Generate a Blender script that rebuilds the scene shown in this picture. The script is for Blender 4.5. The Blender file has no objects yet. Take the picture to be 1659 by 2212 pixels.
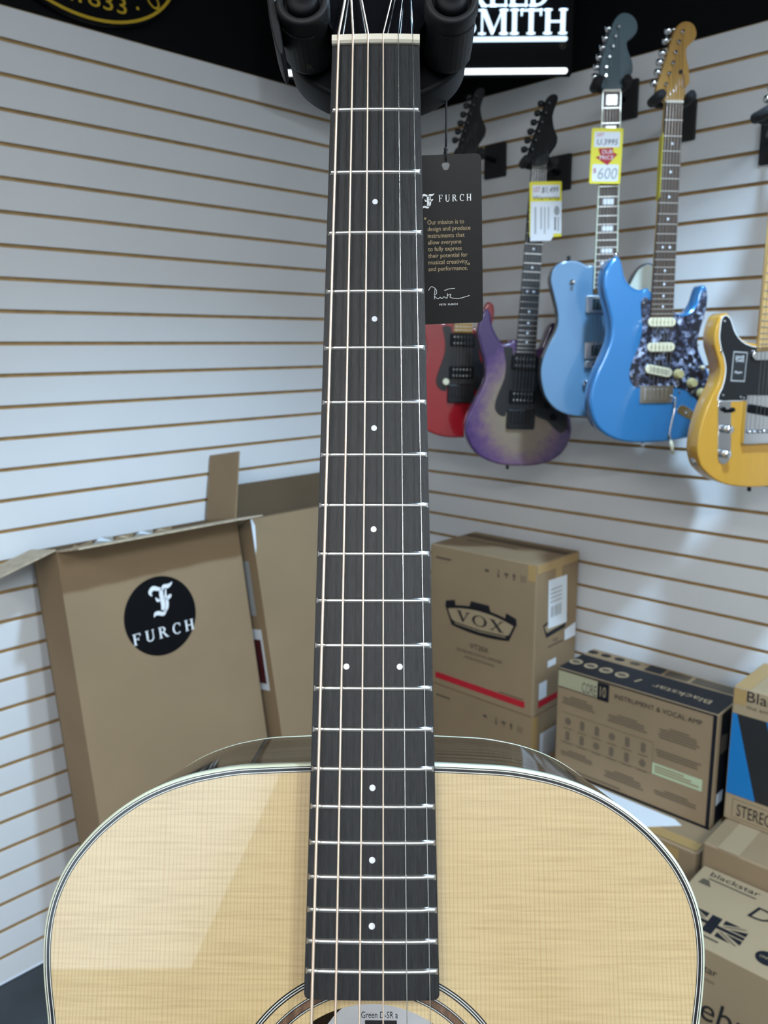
import bpy, bmesh, math, random
from mathutils import Vector, Matrix
random.seed(7)
scene = bpy.context.scene
COL = scene.collection
PI = math.pi
R = math.radians

# ------------------------------------------------------------------ camera
CAM_H = 1.65730
cam_data = bpy.data.cameras.new('camera')
cam = bpy.data.objects.new('camera', cam_data)
COL.objects.link(cam)
rt = Vector((0.99996593, -0.00162746, -0.00809208))
up = Vector((0.00825411, 0.19716270, 0.98033603))
bk = Vector((0.0, -0.98036943, 0.19716942))
cam.matrix_world = Matrix(((rt.x, up.x, bk.x, 0.0), (rt.y, up.y, bk.y, 0.0), (rt.z, up.z, bk.z, CAM_H), (0, 0, 0, 1)))
cam_data.sensor_fit = 'VERTICAL'
cam_data.sensor_height = 36.0
cam_data.sensor_width = 27.0
cam_data.lens = 1755.2 / 2212.0 * 36.0
cam_data.clip_start = 0.01
cam_data.dof.use_dof = True
cam_data.dof.focus_distance = 0.43
cam_data.dof.aperture_fstop = 17.0
scene.camera = cam

# ------------------------------------------------------------------ light and exposure
scene.view_settings.view_transform = 'Standard'
scene.view_settings.look = 'None'
scene.view_settings.gamma = 1.0
scene.view_settings.exposure = -0.08
scene.view_settings.use_curve_mapping = False
scene.cycles.max_bounces = 5
scene.cycles.diffuse_bounces = 3
scene.cycles.glossy_bounces = 3
scene.cycles.transmission_bounces = 2

# room frames: corner of the two slat walls, axes along them, z up, y pointing out of the room
CORNER = Vector((0.08790, 3.00670, 0.0))
UR = Vector((0.71966888, -0.69431744, 0.0)); NR = Vector((0.69431744, 0.71966888, 0.0))
UL = Vector((-0.70490389, -0.70930284, 0.0)); NL = Vector((-0.70930284, 0.70490389, 0.0))
def frame(x, y, o):
    return Matrix(((x.x, y.x, 0, o.x), (x.y, y.y, 0, o.y), (0, 0, 1, o.z), (0, 0, 0, 1)))
WR = frame(UR, NR, CORNER)            # local (u, -off, z)
WL = frame(-UL, NL, CORNER)           # local (-u, -off, z)
ROOM = 4.6
SLAT_TOP = 2.4384
CEIL = 3.1

world = bpy.data.worlds.new('world')
scene.world = world
world.use_nodes = True
wb = world.node_tree.nodes['Background']
wb.inputs[0].default_value = (0.62, 0.78, 1.0, 1)
wb.inputs[1].default_value = 1.0

def area_light(name, loc, sx, sy, power, color, rot=(0, 0, 0)):
    d = bpy.data.lights.new(name, 'AREA'); d.shape = 'RECTANGLE'
    d.size = sx; d.size_y = sy; d.energy = power; d.color = color
    o = bpy.data.objects.new(name, d); COL.objects.link(o)
    o.location = loc; o.rotation_euler = rot
    return o
# surface-mounted ceiling downlights (their cans are built further down); x, y, watts
DOWNLIGHTS = [(0.56, 1.00, 222.0), (-0.60, -0.40, 12.0)]
for px_, py_, w_ in DOWNLIGHTS:
    d = bpy.data.lights.new('downlight', 'SPOT'); d.energy = w_; d.color = (0.48, 0.73, 1.0) if py_ > 0 else (0.86, 0.94, 1.0)
    d.spot_size = R(118); d.spot_blend = 0.50; d.shadow_soft_size = 0.07
    o = bpy.data.objects.new('downlight', d); COL.objects.link(o); o.location = (px_, py_, CEIL - 0.16)
# long ceiling LED panels farther back; x, y, length, width, watts, turn
PANELS = [(-1.10, -1.15, 1.20, 0.30, 26.0, R(-44), (1.0, 0.965, 0.91)),
          (1.55, -0.95, 1.20, 0.30, 80.0, R(-44), (0.74, 0.89, 1.0)),
          (0.00, -2.60, 1.20, 0.30, 88.0, 0.0, (0.93, 0.96, 1.0))]  # panel farthest back is added to brighten the label inside the guitar
for px_, py_, sx_, sy_, w_, a_, c_ in PANELS:
    area_light('panel_light', (px_, py_, CEIL - 0.075), sx_, sy_, w_, c_, (0, 0, a_))
# shop window behind the camera: the bright pane itself gives the daylight
WIN_X0, WIN_X1, WIN_Z0, WIN_Z1 = 2.35, 3.80, 1.357, 2.35

# ------------------------------------------------------------------ materials
def lin(r, g, b):
    f = lambda c: (c / 255 / 12.92) if c / 255 <= 0.04045 else ((c / 255 + 0.055) / 1.055) ** 2.4
    return (f(r), f(g), f(b), 1)
MATS = {}
def mat(name, col, rough=0.5, metal=0.0, coat=0.0, spec=0.5, emit=None, estr=0.0, bump=0.0, bscale=200.0, var=0.0, vscale=8.0, stretch=(1, 1, 1)):
    m = bpy.data.materials.new(name); m.use_nodes = True
    nt = m.node_tree; b = nt.nodes['Principled BSDF']
    b.inputs['Base Color'].default_value = col
    b.inputs['Roughness'].default_value = rough
    b.inputs['Metallic'].default_value = metal
    b.inputs['Coat Weight'].default_value = coat
    b.inputs['Coat Roughness'].default_value = 0.03
    b.inputs['Specular IOR Level'].default_value = spec
    if emit:
        b.inputs['Emission Color'].default_value = emit
        b.inputs['Emission Strength'].default_value = estr
    if var > 0 or bump > 0:
        tc = nt.nodes.new('ShaderNodeTexCoord'); mp = nt.nodes.new('ShaderNodeMapping')
        mp.inputs['Scale'].default_value = stretch
        nt.links.new(tc.outputs['Object'], mp.inputs['Vector'])
    if var > 0:
        n = nt.nodes.new('ShaderNodeTexNoise'); n.inputs['Scale'].default_value = vscale; n.inputs['Detail'].default_value = 5
        nt.links.new(mp.outputs[0], n.inputs['Vector'])
        rp = nt.nodes.new('ShaderNodeValToRGB')
        rp.color_ramp.elements[0].position = 0.3; rp.color_ramp.elements[1].position = 0.7
        rp.color_ramp.elements[0].color = tuple(c * (1 - var) for c in col[:3]) + (1,)
        rp.color_ramp.elements[1].color = tuple(min(1, c * (1 + var)) for c in col[:3]) + (1,)
        nt.links.new(n.outputs['Fac'], rp.inputs[0]); nt.links.new(rp.outputs[0], b.inputs['Base Color'])
    if bump > 0:
        n2 = nt.nodes.new('ShaderNodeTexNoise'); n2.inputs['Scale'].default_value = bscale; n2.inputs['Detail'].default_value = 3
        nt.links.new(mp.outputs[0], n2.inputs['Vector'])
        bp = nt.nodes.new('ShaderNodeBump'); bp.inputs['Strength'].default_value = bump; bp.inputs['Distance'].default_value = 0.001
        nt.links.new(n2.outputs['Fac'], bp.inputs['Height']); nt.links.new(bp.outputs[0], b.inputs['Normal'])
    MATS[name] = m
    return m
def nodes_of(m):
    return m.node_tree, m.node_tree.nodes['Principled BSDF']
def ramp(nt, pts):
    r = nt.nodes.new('ShaderNodeValToRGB'); cr = r.color_ramp
    while len(cr.elements) < len(pts): cr.elements.new(0.5)
    for e, (p, c) in zip(cr.elements, pts): e.position = p; e.color = c
    return r

mat('slat_white', (0.74, 0.745, 0.75, 1), 0.42, var=0.02, vscale=3)
mat('mdf', (0.44, 0.285, 0.12, 1), 0.8, var=0.15, vscale=30)
mat('black_paint', (0.0028, 0.003, 0.004, 1), 0.8, spec=0.15)
mat('floor_grey', (0.030, 0.036, 0.042, 1), 0.45, var=0.45, vscale=5, bump=0.1)
mat('plaster', (0.45, 0.44, 0.42, 1), 0.8, var=0.03)
mat('cardboard', (0.275, 0.186, 0.102, 1), 0.85, var=0.07, vscale=5, bump=0.15, bscale=120)
mat('cardboard_light', (0.345, 0.252, 0.145, 1), 0.8, var=0.05, vscale=5)
mat('cardboard_dark', (0.115, 0.075, 0.040, 1), 0.85, var=0.10, vscale=6)  # darker brown; carries the painted shade of the open carton's back flap
mat('cardboard_edge', (0.45, 0.36, 0.25, 1), 0.9, var=0.2, vscale=60)
mat('tape', (0.40, 0.255, 0.10, 1), 0.35)
mat('paper_white', (0.72, 0.75, 0.78, 1), 0.7)
mat('print_black', (0.012, 0.012, 0.013, 1), 0.6)
mat('print_faint', (0.085, 0.062, 0.04, 1), 0.85)
mat('print_red', (0.45, 0.008, 0.02, 1), 0.6)
mat('print_maroon', (0.08, 0.01, 0.012, 1), 0.6)
mat('print_green', (0.46, 0.52, 0.32, 1), 0.8)
mat('print_blue', (0.005, 0.16, 0.42, 1), 0.5)
mat('print_navy', (0.009, 0.010, 0.014, 1), 0.5, spec=0.25)
mat('print_grey', (0.35, 0.35, 0.34, 1), 0.7)
mat('sticker_black', (0.003, 0.003, 0.004, 1), 0.5, spec=0.12)
mat('white_print', (0.80, 0.80, 0.80, 1), 0.6)
mat('tan_print', (0.42, 0.31, 0.17, 1), 0.6)
mat('yellow_card', (0.80, 0.68, 0.02, 1), 0.5)
mat('white_card', (0.78, 0.78, 0.80, 1), 0.6)
mat('rubber', (0.0075, 0.0075, 0.0085, 1), 0.55, spec=0.30, bump=0.08, bscale=900)
mat('black_plastic', (0.0040, 0.0043, 0.0055, 1), 0.50, spec=0.15)
mat('black_foam', (0.012, 0.012, 0.013, 1), 0.8)
mat('chrome', (0.72, 0.73, 0.75, 1), 0.12, 1.0)
mat('nickel', (0.62, 0.61, 0.59, 1), 0.30, 1.0)
mat('black_metal', (0.018, 0.018, 0.02, 1), 0.35, 0.6)
mat('black_gloss', (0.004, 0.004, 0.005, 1), 0.12, coat=0.8)
mat('black_satin', (0.006, 0.006, 0.007, 1), 0.50, spec=0.12)
mat('cream_plastic', (0.66, 0.60, 0.42, 1), 0.35)
mat('knob_aged', (0.45, 0.37, 0.17, 1), 0.4)
mat('bone', (0.60, 0.55, 0.45, 1), 0.35)
mat('binding_cream', (0.60, 0.63, 0.48, 1), 0.25, coat=0.4)
mat('purfling_black', (0.004, 0.004, 0.006, 1), 0.15, coat=0.1)
mat('purfling_white', (0.55, 0.55, 0.50, 1), 0.2, coat=0.7)
mat('pearl', (0.70, 0.72, 0.76, 1), 0.18, 0.15, coat=0.4, var=0.12, vscale=300)
mat('bronze_wound', (0.96, 0.76, 0.60, 1), 0.42, 0.85)
mat('steel_plain', (0.78, 0.76, 0.72, 1), 0.20, 1.0)
mat('neck_dark', (0.020, 0.012, 0.008, 1), 0.3, coat=0.4)
mat('maple_amber', (0.40, 0.215, 0.045, 1), 0.28, coat=0.5, var=0.12, vscale=30, stretch=(3, 0.3, 3))
mat('maple_pale', (0.56, 0.34, 0.12, 1), 0.28, coat=0.5, var=0.10, vscale=30, stretch=(3, 0.3, 3))
mat('rosewood_board', (0.052, 0.030, 0.020, 1), 0.45, var=0.35, vscale=60, stretch=(3, 0.25, 1))
mat('ebony_far', (0.016, 0.016, 0.018, 1), 0.4)
mat('strat_blue', (0.035, 0.20, 0.46, 1), 0.22, 0.35, coat=1.0, var=0.03)
mat('tele_blue', (0.105, 0.215, 0.34, 1), 0.22, 0.0, coat=1.0, var=0.02)
mat('headstock_blue', (0.055, 0.098, 0.122, 1), 0.40, spec=0.3)
mat('body_teal_side', (0.012, 0.030, 0.036, 1), 0.3, coat=0.6)
mat('red_paint', (0.27, 0.006, 0.010, 1), 0.18, coat=1.0)
mat('butterscotch', (0.52, 0.265, 0.028, 1), 0.2, coat=0.9, var=0.04, vscale=20, stretch=(3, 0.3, 1))
mat('pickguard_black', (0.006, 0.0065, 0.008, 1), 0.3, coat=0.2)
mat('pickguard_mint', (0.60, 0.62, 0.52, 1), 0.35)
mat('gold_print', (0.55, 0.36, 0.02, 1), 0.45)
mat('lit_letter', (0.8, 0.9, 1.0, 1), 0.5, emit=(0.62, 0.83, 1.0, 1), estr=1.2)
mat('lit_bar', (0.9, 0.95, 1.0, 1), 0.5, emit=(0.90, 0.96, 1.0, 1), estr=1.6)
mat('window_sky', (0.8, 0.9, 1.0, 1), 0.5, emit=(0.70, 0.88, 1.0, 1), estr=2.1)
mat('lit_panel', (0.9, 0.95, 1.0, 1), 0.5, emit=(0.86, 0.94, 1.0, 1), estr=4.0)
mat('blocker_dark', (0.015, 0.014, 0.016, 1), 0.9)
mat('tag_card', (0.011, 0.0105, 0.010, 1), 0.36, spec=0.16)
mat('tag_edge', (0.55, 0.55, 0.55, 1), 0.7)
mat('cord_black', (0.008, 0.008, 0.010, 1), 0.7)
mat('label_paper', (0.86, 0.88, 0.90, 1), 0.7, var=0.06, vscale=60)
mat('interior_wood', (0.20, 0.13, 0.07, 1), 0.8)
mat('wood_block', (0.10, 0.055, 0.025, 1), 0.5)
mat('clear_film', (0.55, 0.60, 0.65, 1), 0.35)

def spruce():
    m = mat('spruce', (0.62, 0.42, 0.20, 1), 0.30, coat=1.0)
    nt, b = nodes_of(m)
    b.inputs['Coat Roughness'].default_value = 0.02
    tc = nt.nodes.new('ShaderNodeTexCoord')
    def noise(sx, sy, detail=3, rough=0.5):
        mp = nt.nodes.new('ShaderNodeMapping'); mp.inputs['Scale'].default_value = (sx, sy, 1)
        nt.links.new(tc.outputs['Object'], mp.inputs['Vector'])
        n = nt.nodes.new('ShaderNodeTexNoise'); n.inputs['Scale'].default_value = 1.0; n.inputs['Detail'].default_value = detail
        n.inputs['Roughness'].default_value = rough
        nt.links.new(mp.outputs[0], n.inputs['Vector']); return n
    # annual rings: narrow dark lines about 2 mm apart, running along the neck axis
    wob = noise(38, 3, 3)
    sep = nt.nodes.new('ShaderNodeSeparateXYZ'); nt.links.new(tc.outputs['Object'], sep.inputs[0])
    mul = nt.nodes.new('ShaderNodeMath'); mul.operation = 'MULTIPLY'; mul.inputs[1].default_value = 560.0
    nt.links.new(sep.outputs['X'], mul.inputs[0])
    ma = nt.nodes.new('ShaderNodeMath'); ma.operation = 'MULTIPLY_ADD'; ma.inputs[1].default_value = 4.5
    nt.links.new(wob.outputs['Fac'], ma.inputs[0]); nt.links.new(mul.outputs[0], ma.inputs[2])
    fr = nt.nodes.new('ShaderNodeMath'); fr.operation = 'FRACT'; nt.links.new(ma.outputs[0], fr.inputs[0])
    rl = ramp(nt, [(0.0, (0.90, 0.84, 0.74, 1)), (0.12, (0.98, 0.97, 0.95, 1)), (0.70, (1, 1, 1, 1)), (0.93, (0.87, 0.79, 0.66, 1))])
    nt.links.new(fr.outputs[0], rl.inputs[0])
    # cross silk
    silk = noise(28, 620, 4, 0.65)
    rs = ramp(nt, [(0.30, (0.86, 0.84, 0.80, 1)), (0.5, (1.0, 1.0, 1.0, 1)), (0.75, (1.12, 1.13, 1.16, 1))])
    nt.links.new(silk.outputs['Fac'], rs.inputs[0])
    broad = noise(10, 4, 3)
    rb = ramp(nt, [(0.3, (0.445, 0.325, 0.160, 1)), (0.7, (0.51, 0.395, 0.222, 1))])
    nt.links.new(broad.outputs['Fac'], rb.inputs[0])
    def mix(a, c):
        mx = nt.nodes.new('ShaderNodeMix'); mx.data_type = 'RGBA'; mx.blend_type = 'MULTIPLY'; mx.inputs[0].default_value = 1.0
        nt.links.new(a, mx.inputs[6]); nt.links.new(c, mx.inputs[7]); return mx.outputs[2]
    c = mix(mix(rb.outputs[0], rl.outputs[0]), rs.outputs[0])
    nt.links.new(c, b.inputs['Base Color'])
spruce()
def grainy(name, dark, light, sx, sy, sz, rough, coat, detail=5, bump=0.0):
    m = mat(name, dark, rough, coat=coat)
    nt, b = nodes_of(m)
    tc = nt.nodes.new('ShaderNodeTexCoord'); mp = nt.nodes.new('ShaderNodeMapping'); mp.inputs['Scale'].default_value = (sx, sy, sz)
    nt.links.new(tc.outputs['Object'], mp.inputs['Vector'])
    n = nt.nodes.new('ShaderNodeTexNoise'); n.inputs['Scale'].default_value = 1; n.inputs['Detail'].default_value = detail; n.inputs['Roughness'].default_value = 0.6
    nt.links.new(mp.outputs[0], n.inputs['Vector'])
    r = ramp(nt, [(0.35, dark), (0.68, light)])
    nt.links.new(n.outputs['Fac'], r.inputs[0]); nt.links.new(r.outputs[0], b.inputs['Base Color'])
    if bump:
        bp = nt.nodes.new('ShaderNodeBump'); bp.inputs['Strength'].default_value = bump; bp.inputs['Distance'].default_value = 0.0005
        nt.links.new(n.outputs['Fac'], bp.inputs['Height']); nt.links.new(bp.outputs[0], b.inputs['Normal'])
    return m
grainy('ebony', (0.007, 0.0072, 0.0080, 1), (0.019, 0.0190, 0.0200, 1), 1500, 110, 1500, 0.45, 0.0, 6, 0.35)
MATS['ebony'].node_tree.nodes['Principled BSDF'].inputs['Specular IOR Level'].default_value = 0.30
grainy('rosewood_side', (0.010, 0.006, 0.004, 1), (0.070, 0.046, 0.030, 1), 6, 6, 320, 0.07, 0.0)
MATS['rosewood_side'].node_tree.nodes['Principled BSDF'].inputs['Specular IOR Level'].default_value = 0.10
grainy('rosette_wood', (0.045, 0.020, 0.010, 1), (0.16, 0.085, 0.045, 1), 300, 60, 300, 0.3, 0.6)
def burst():
    m = mat('purple_burst', (0.2, 0.1, 0.2, 1), 0.25, coat=0.9)
    nt, b = nodes_of(m)
    tc = nt.nodes.new('ShaderNodeTexCoord'); mp = nt.nodes.new('ShaderNodeMapping')
    mp.inputs['Location'].default_value = (0.0, 3.13, 0); mp.inputs['Scale'].default_value = (6.4, 4.9, 0.0)
    nt.links.new(tc.outputs['Object'], mp.inputs['Vector'])
    ln = nt.nodes.new('ShaderNodeVectorMath'); ln.operation = 'LENGTH'; nt.links.new(mp.outputs[0], ln.inputs[0])
    n = nt.nodes.new('ShaderNodeTexNoise'); n.inputs['Scale'].default_value = 55; n.inputs['Detail'].default_value = 6
    nt.links.new(tc.outputs['Object'], n.inputs['Vector'])
    ma = nt.nodes.new('ShaderNodeMath'); ma.operation = 'MULTIPLY_ADD'; ma.inputs[1].default_value = 0.34
    nt.links.new(n.outputs['Fac'], ma.inputs[0]); nt.links.new(ln.outputs['Value'], ma.inputs[2])
    sb = nt.nodes.new('ShaderNodeMath'); sb.operation = 'SUBTRACT'; sb.inputs[1].default_value = 0.17
    nt.links.new(ma.outputs[0], sb.inputs[0])
    r = ramp(nt, [(0.25, (0.20, 0.155, 0.095, 1)), (0.55, (0.18, 0.125, 0.095, 1)), (0.76, (0.105, 0.050, 0.105, 1)), (0.92, (0.052, 0.016, 0.095, 1)), (1.0, (0.032, 0.009, 0.070, 1))])
    nt.links.new(sb.outputs[0], r.inputs[0]); nt.links.new(r.outputs[0], b.inputs['Base Color'])
burst()
def pearloid():
    m = mat('pearloid_black', (0.05, 0.05, 0.08, 1), 0.25, coat=0.4)
    nt, b = nodes_of(m)
    tc = nt.nodes.new('ShaderNodeTexCoord')
    v = nt.nodes.new('ShaderNodeTexVoronoi'); v.inputs['Scale'].default_value = 95
    nt.links.new(tc.outputs['Object'], v.inputs['Vector'])
    n = nt.nodes.new('ShaderNodeTexNoise'); n.inputs['Scale'].default_value = 75; n.inputs['Detail'].default_value = 3
    nt.links.new(tc.outputs['Object'], n.inputs['Vector'])
    mx = nt.nodes.new('ShaderNodeMath'); mx.operation = 'MULTIPLY'
    nt.links.new(v.outputs['Color'], mx.inputs[0]); nt.links.new(n.outputs['Fac'], mx.inputs[1])
    r = ramp(nt, [(0.18, (0.010, 0.011, 0.018, 1)), (0.32, (0.045, 0.05, 0.085, 1)), (0.46, (0.22, 0.25, 0.36, 1)), (0.62, (0.60, 0.66, 0.80, 1))])
    nt.links.new(mx.outputs[0], r.inputs[0]); nt.links.new(r.outputs[0], b.inputs['Base Color'])
pearloid()
mat('pale_band', (0.36, 0.33, 0.20, 1), 0.8)
mat('print_mid', (0.140, 0.100, 0.060, 1), 0.85)
for k in ('lit_letter', 'lit_bar', 'lit_panel'):
    MATS[k].cycles.emission_sampling = 'NONE'        # small glowing faces: seen and reflected, found by plain bounces

# ------------------------------------------------------------------ helpers
class MB:
    """collects polygons, builds ONE mesh object"""
    def __init__(s): s.v = []; s.f = []; s.m = []; s.sm = []
    def add(s, vs, fs, mi=0, smooth=False):
        b = len(s.v); s.v += [tuple(p) for p in vs]
        for f in fs: s.f.append([b + i for i in f]); s.m.append(mi); s.sm.append(smooth)
    def box(s, x0, x1, y0, y1, z0, z1, mi=0):
        s.add([(x0, y0, z0), (x1, y0, z0), (x1, y1, z0), (x0, y1, z0), (x0, y0, z1), (x1, y0, z1), (x1, y1, z1), (x0, y1, z1)],
              [(0, 3, 2, 1), (4, 5, 6, 7), (0, 1, 5, 4), (1, 2, 6, 5), (2, 3, 7, 6), (3, 0, 4, 7)], mi)
    def hexa(s, c, mi=0):                      # 8 corners, bottom ring then top ring
        s.add(c, [(0, 3, 2, 1), (4, 5, 6, 7), (0, 1, 5, 4), (1, 2, 6, 5), (2, 3, 7, 6), (3, 0, 4, 7)], mi)
    def loops(s, rings, mi=0, smooth=True, caps=(True, True), closed=True):
        n = len(rings[0]); b = len(s.v)
        for r_ in rings: s.v += [tuple(p) for p in r_]
        for k in range(len(rings) - 1):
            for i in range(n if closed else n - 1):
                j = (i + 1) % n
                s.f.append([b + k * n + i, b + k * n + j, b + (k + 1) * n + j, b + (k + 1) * n + i]); s.m.append(mi); s.sm.append(smooth)
        if caps[0]: s.f.append([b + i for i in range(n)][::-1]); s.m.append(mi); s.sm.append(False)
        if caps[1]: s.f.append([b + (len(rings) - 1) * n + i for i in range(n)]); s.m.append(mi); s.sm.append(False)
    def tube(s, pts, r, n=10, mi=0, caps=(True, True)):
        pts = [Vector(p) for p in pts]
        rr = r if isinstance(r, (list, tuple)) else [r] * len(pts)
        rings = []
        ref = None
        for i, p in enumerate(pts):
            d = (pts[min(i + 1, len(pts) - 1)] - pts[max(i - 1, 0)]).normalized()
            if ref is None:
                ref = Vector((0, 0, 1)) if abs(d.z) < 0.9 else Vector((1, 0, 0))
            a = d.cross(ref).normalized(); b_ = d.cross(a).normalized()
            rings.append([p + a * math.cos(2 * PI * k / n) * rr[i] + b_ * math.sin(2 * PI * k / n) * rr[i] for k in range(n)])
        s.loops(rings, mi, True, caps)
    def cyl(s, c, ax, r, h, n=16, mi=0, r2=None):
        c = Vector(c); ax = Vector(ax).normalized()
        s.tube([c, c + ax * h], [r, r if r2 is None else r2], n, mi)
    def lathe(s, c, ax, prof, n=20, mi=0):
        c = Vector(c); ax = Vector(ax).normalized()
        ref = Vector((0, 0, 1)) if abs(ax.z) < 0.9 else Vector((1, 0, 0))
        a = ax.cross(ref).normalized(); b_ = ax.cross(a)
        s.loops([[c + ax * h + a * math.cos(2 * PI * k / n) * q + b_ * math.sin(2 * PI * k / n) * q for k in range(n)] for q, h in prof], mi, True)
    def poly(s, pts, mi=0): s.add(pts, [tuple(range(len(pts)))], mi)
    def slab(s, outline, z0, z1, bev=0.0, seg=3, mi=0, mi_side=None, back_bev=None):
        """prism of a 2D outline from z0 (back) to z1 (front) with rounded edges"""
        if mi_side is None: mi_side = mi
        o = ccw(outline)
        rings = []
        sc = safe_scale(o, bev) if bev > 0 else None
        bb = bev if back_bev is None else back_bev
        if bb > 0:
            for k in range(seg + 1):
                t = k / seg * PI / 2
                rings.append([(x, y, z0 + bb * (1 - math.cos(t))) for x, y in inset_s(o, bb * (1 - math.sin(t)), sc)])
        else:
            rings.append([(x, y, z0) for x, y in o])
        if bev > 0:
            for k in range(seg + 1):
                t = k / seg * PI / 2
                rings.append([(x, y, z1 - bev * (1 - math.sin(t))) for x, y in inset_s(o, bev * (1 - math.cos(t)), sc)])
        else:
            rings.append([(x, y, z1) for x, y in o])
        n = len(o); b = len(s.v)
        for r_ in rings: s.v += r_
        for k in range(len(rings) - 1):
            for i in range(n):
                j = (i + 1) % n
                s.f.append([b + k * n + i, b + k * n + j, b + (k + 1) * n + j, b + (k + 1) * n + i])
                s.m.append(mi_side if (k < len(rings) - 1 - (seg - 1 if bev > 0 else 0)) else mi); s.sm.append(bev > 0)
        s.f.append([b + i for i in range(n)][::-1]); s.m.append(mi_side); s.sm.append(False)
        s.f.append([b + (len(rings) - 1) * n + i for i in range(n)]); s.m.append(mi); s.sm.append(False)
    def build(s, name, mats, parent=None, mw=None, loc=None):
        me = bpy.data.meshes.new(name)
        me.from_pydata(s.v, [], s.f); me.update()
        for m_ in ([mats] if isinstance(mats, str) else mats): me.materials.append(MATS[m_])
        me.polygons.foreach_set('material_index', s.m)
        me.polygons.foreach_set('use_smooth', s.sm)
        o = bpy.data.objects.new(name, me); COL.objects.link(o)
        if parent: o.parent = parent
        if mw is not None: o.matrix_world = mw
        if loc is not None: o.location = loc
        return o

def ccw(o):
    a = sum(o[i][0] * o[(i + 1) % len(o)][1] - o[(i + 1) % len(o)][0] * o[i][1] for i in range(len(o)))
    return list(o) if a > 0 else list(o)[::-1]
def inset(o, d):
    if abs(d) < 1e-9: return list(o)
    out = []; n = len(o)
    for i in range(n):
        p0, p1, p2 = Vector(o[i - 1]), Vector(o[i]), Vector(o[(i + 1) % n])
        e1 = (p1 - p0); e2 = (p2 - p1)
        e1 = e1.normalized() if e1.length > 1e-9 else e2.normalized(); e2 = e2.normalized() if e2.length > 1e-9 else e1
        n1 = Vector((-e1.y, e1.x)); n2 = Vector((-e2.y, e2.x))
        nn = n1 + n2
        nn = nn.normalized() if nn.length > 1e-6 else n1
        k = min(1.0 / max(0.5, nn.dot(n1)), 1.15)
        q = p1 + nn * d * k
        out.append((q.x, q.y))
    return out
def safe_scale(o, d):
    """per-vertex factor that keeps an inset by d from folding over itself"""
    n = len(o); sc = [1.0] * n
    full = inset(o, d)
    for _ in range(12):
        q = [(o[i][0] + (full[i][0] - o[i][0]) * sc[i], o[i][1] + (full[i][1] - o[i][1]) * sc[i]) for i in range(n)]
        bad = set()
        for i in range(n):
            j = (i + 1) % n
            e0 = (o[j][0] - o[i][0], o[j][1] - o[i][1]); e1 = (q[j][0] - q[i][0], q[j][1] - q[i][1])
            if e0[0] * e1[0] + e0[1] * e1[1] < 0.15 * (e0[0] ** 2 + e0[1] ** 2): bad.update(((i - 1) % n, i, j, (j + 1) % n))
        if not bad: break
        for i in bad: sc[i] *= 0.7
    for _ in range(2): sc = [min(sc[i], (sc[i - 1] + 2 * sc[i] + sc[(i + 1) % n]) / 4) for i in range(n)]
    return sc
def inset_s(o, d, sc):
    f = inset(o, d)
    return [(o[i][0] + (f[i][0] - o[i][0]) * sc[i], o[i][1] + (f[i][1] - o[i][1]) * sc[i]) for i in range(len(o))]
def smooth(pts, sub=3, closed=True):
    out = []; n = len(pts)
    for i in range(n if closed else n - 1):
        P = [Vector(pts[(i + k) % n] if closed else pts[max(0, min(n - 1, i + k))]) for k in (-1, 0, 1, 2)]
        for s_ in range(sub):
            t = s_ / sub
            q = 0.5 * ((2 * P[1]) + (P[2] - P[0]) * t + (2 * P[0] - 5 * P[1] + 4 * P[2] - P[3]) * t * t + (3 * P[1] - P[0] - 3 * P[2] + P[3]) * t ** 3)
            out.append(tuple(q))
    if not closed: out.append(tuple(pts[-1]))
    return out
def rrect(x0, x1, y0, y1, r, n=5):
    o = []
    for cx_, cy_, a0 in ((x1 - r, y1 - r, 0), (x0 + r, y1 - r, 90), (x0 + r, y0 + r, 180), (x1 - r, y0 + r, 270)):
        for k in range(n + 1):
            a = R(a0 + 90 * k / n); o.append((cx_ + r * math.cos(a), cy_ + r * math.sin(a)))
    return o
def mm(l): return [(x / 1000, y / 1000) for x, y in l]
def empty(name, mw):
    e = bpy.data.objects.new(name, None); COL.objects.link(e)
    e.empty_display_size = 0.05; e.matrix_world = mw
    return e
def tag(o, label, cat, group=None):
    o['label'] = label; o['category'] = cat
    if group: o['group'] = group
    return o
def struct(o): o['kind'] = 'structure'; return o
def note(o, label): o['label'] = label; return o
def T(x, y, z): return Matrix.Translation((x, y, z))
RX = Matrix.Rotation(PI / 2, 4, 'X')       # turns x right / y up / z out into x right / z up / -y out

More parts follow.
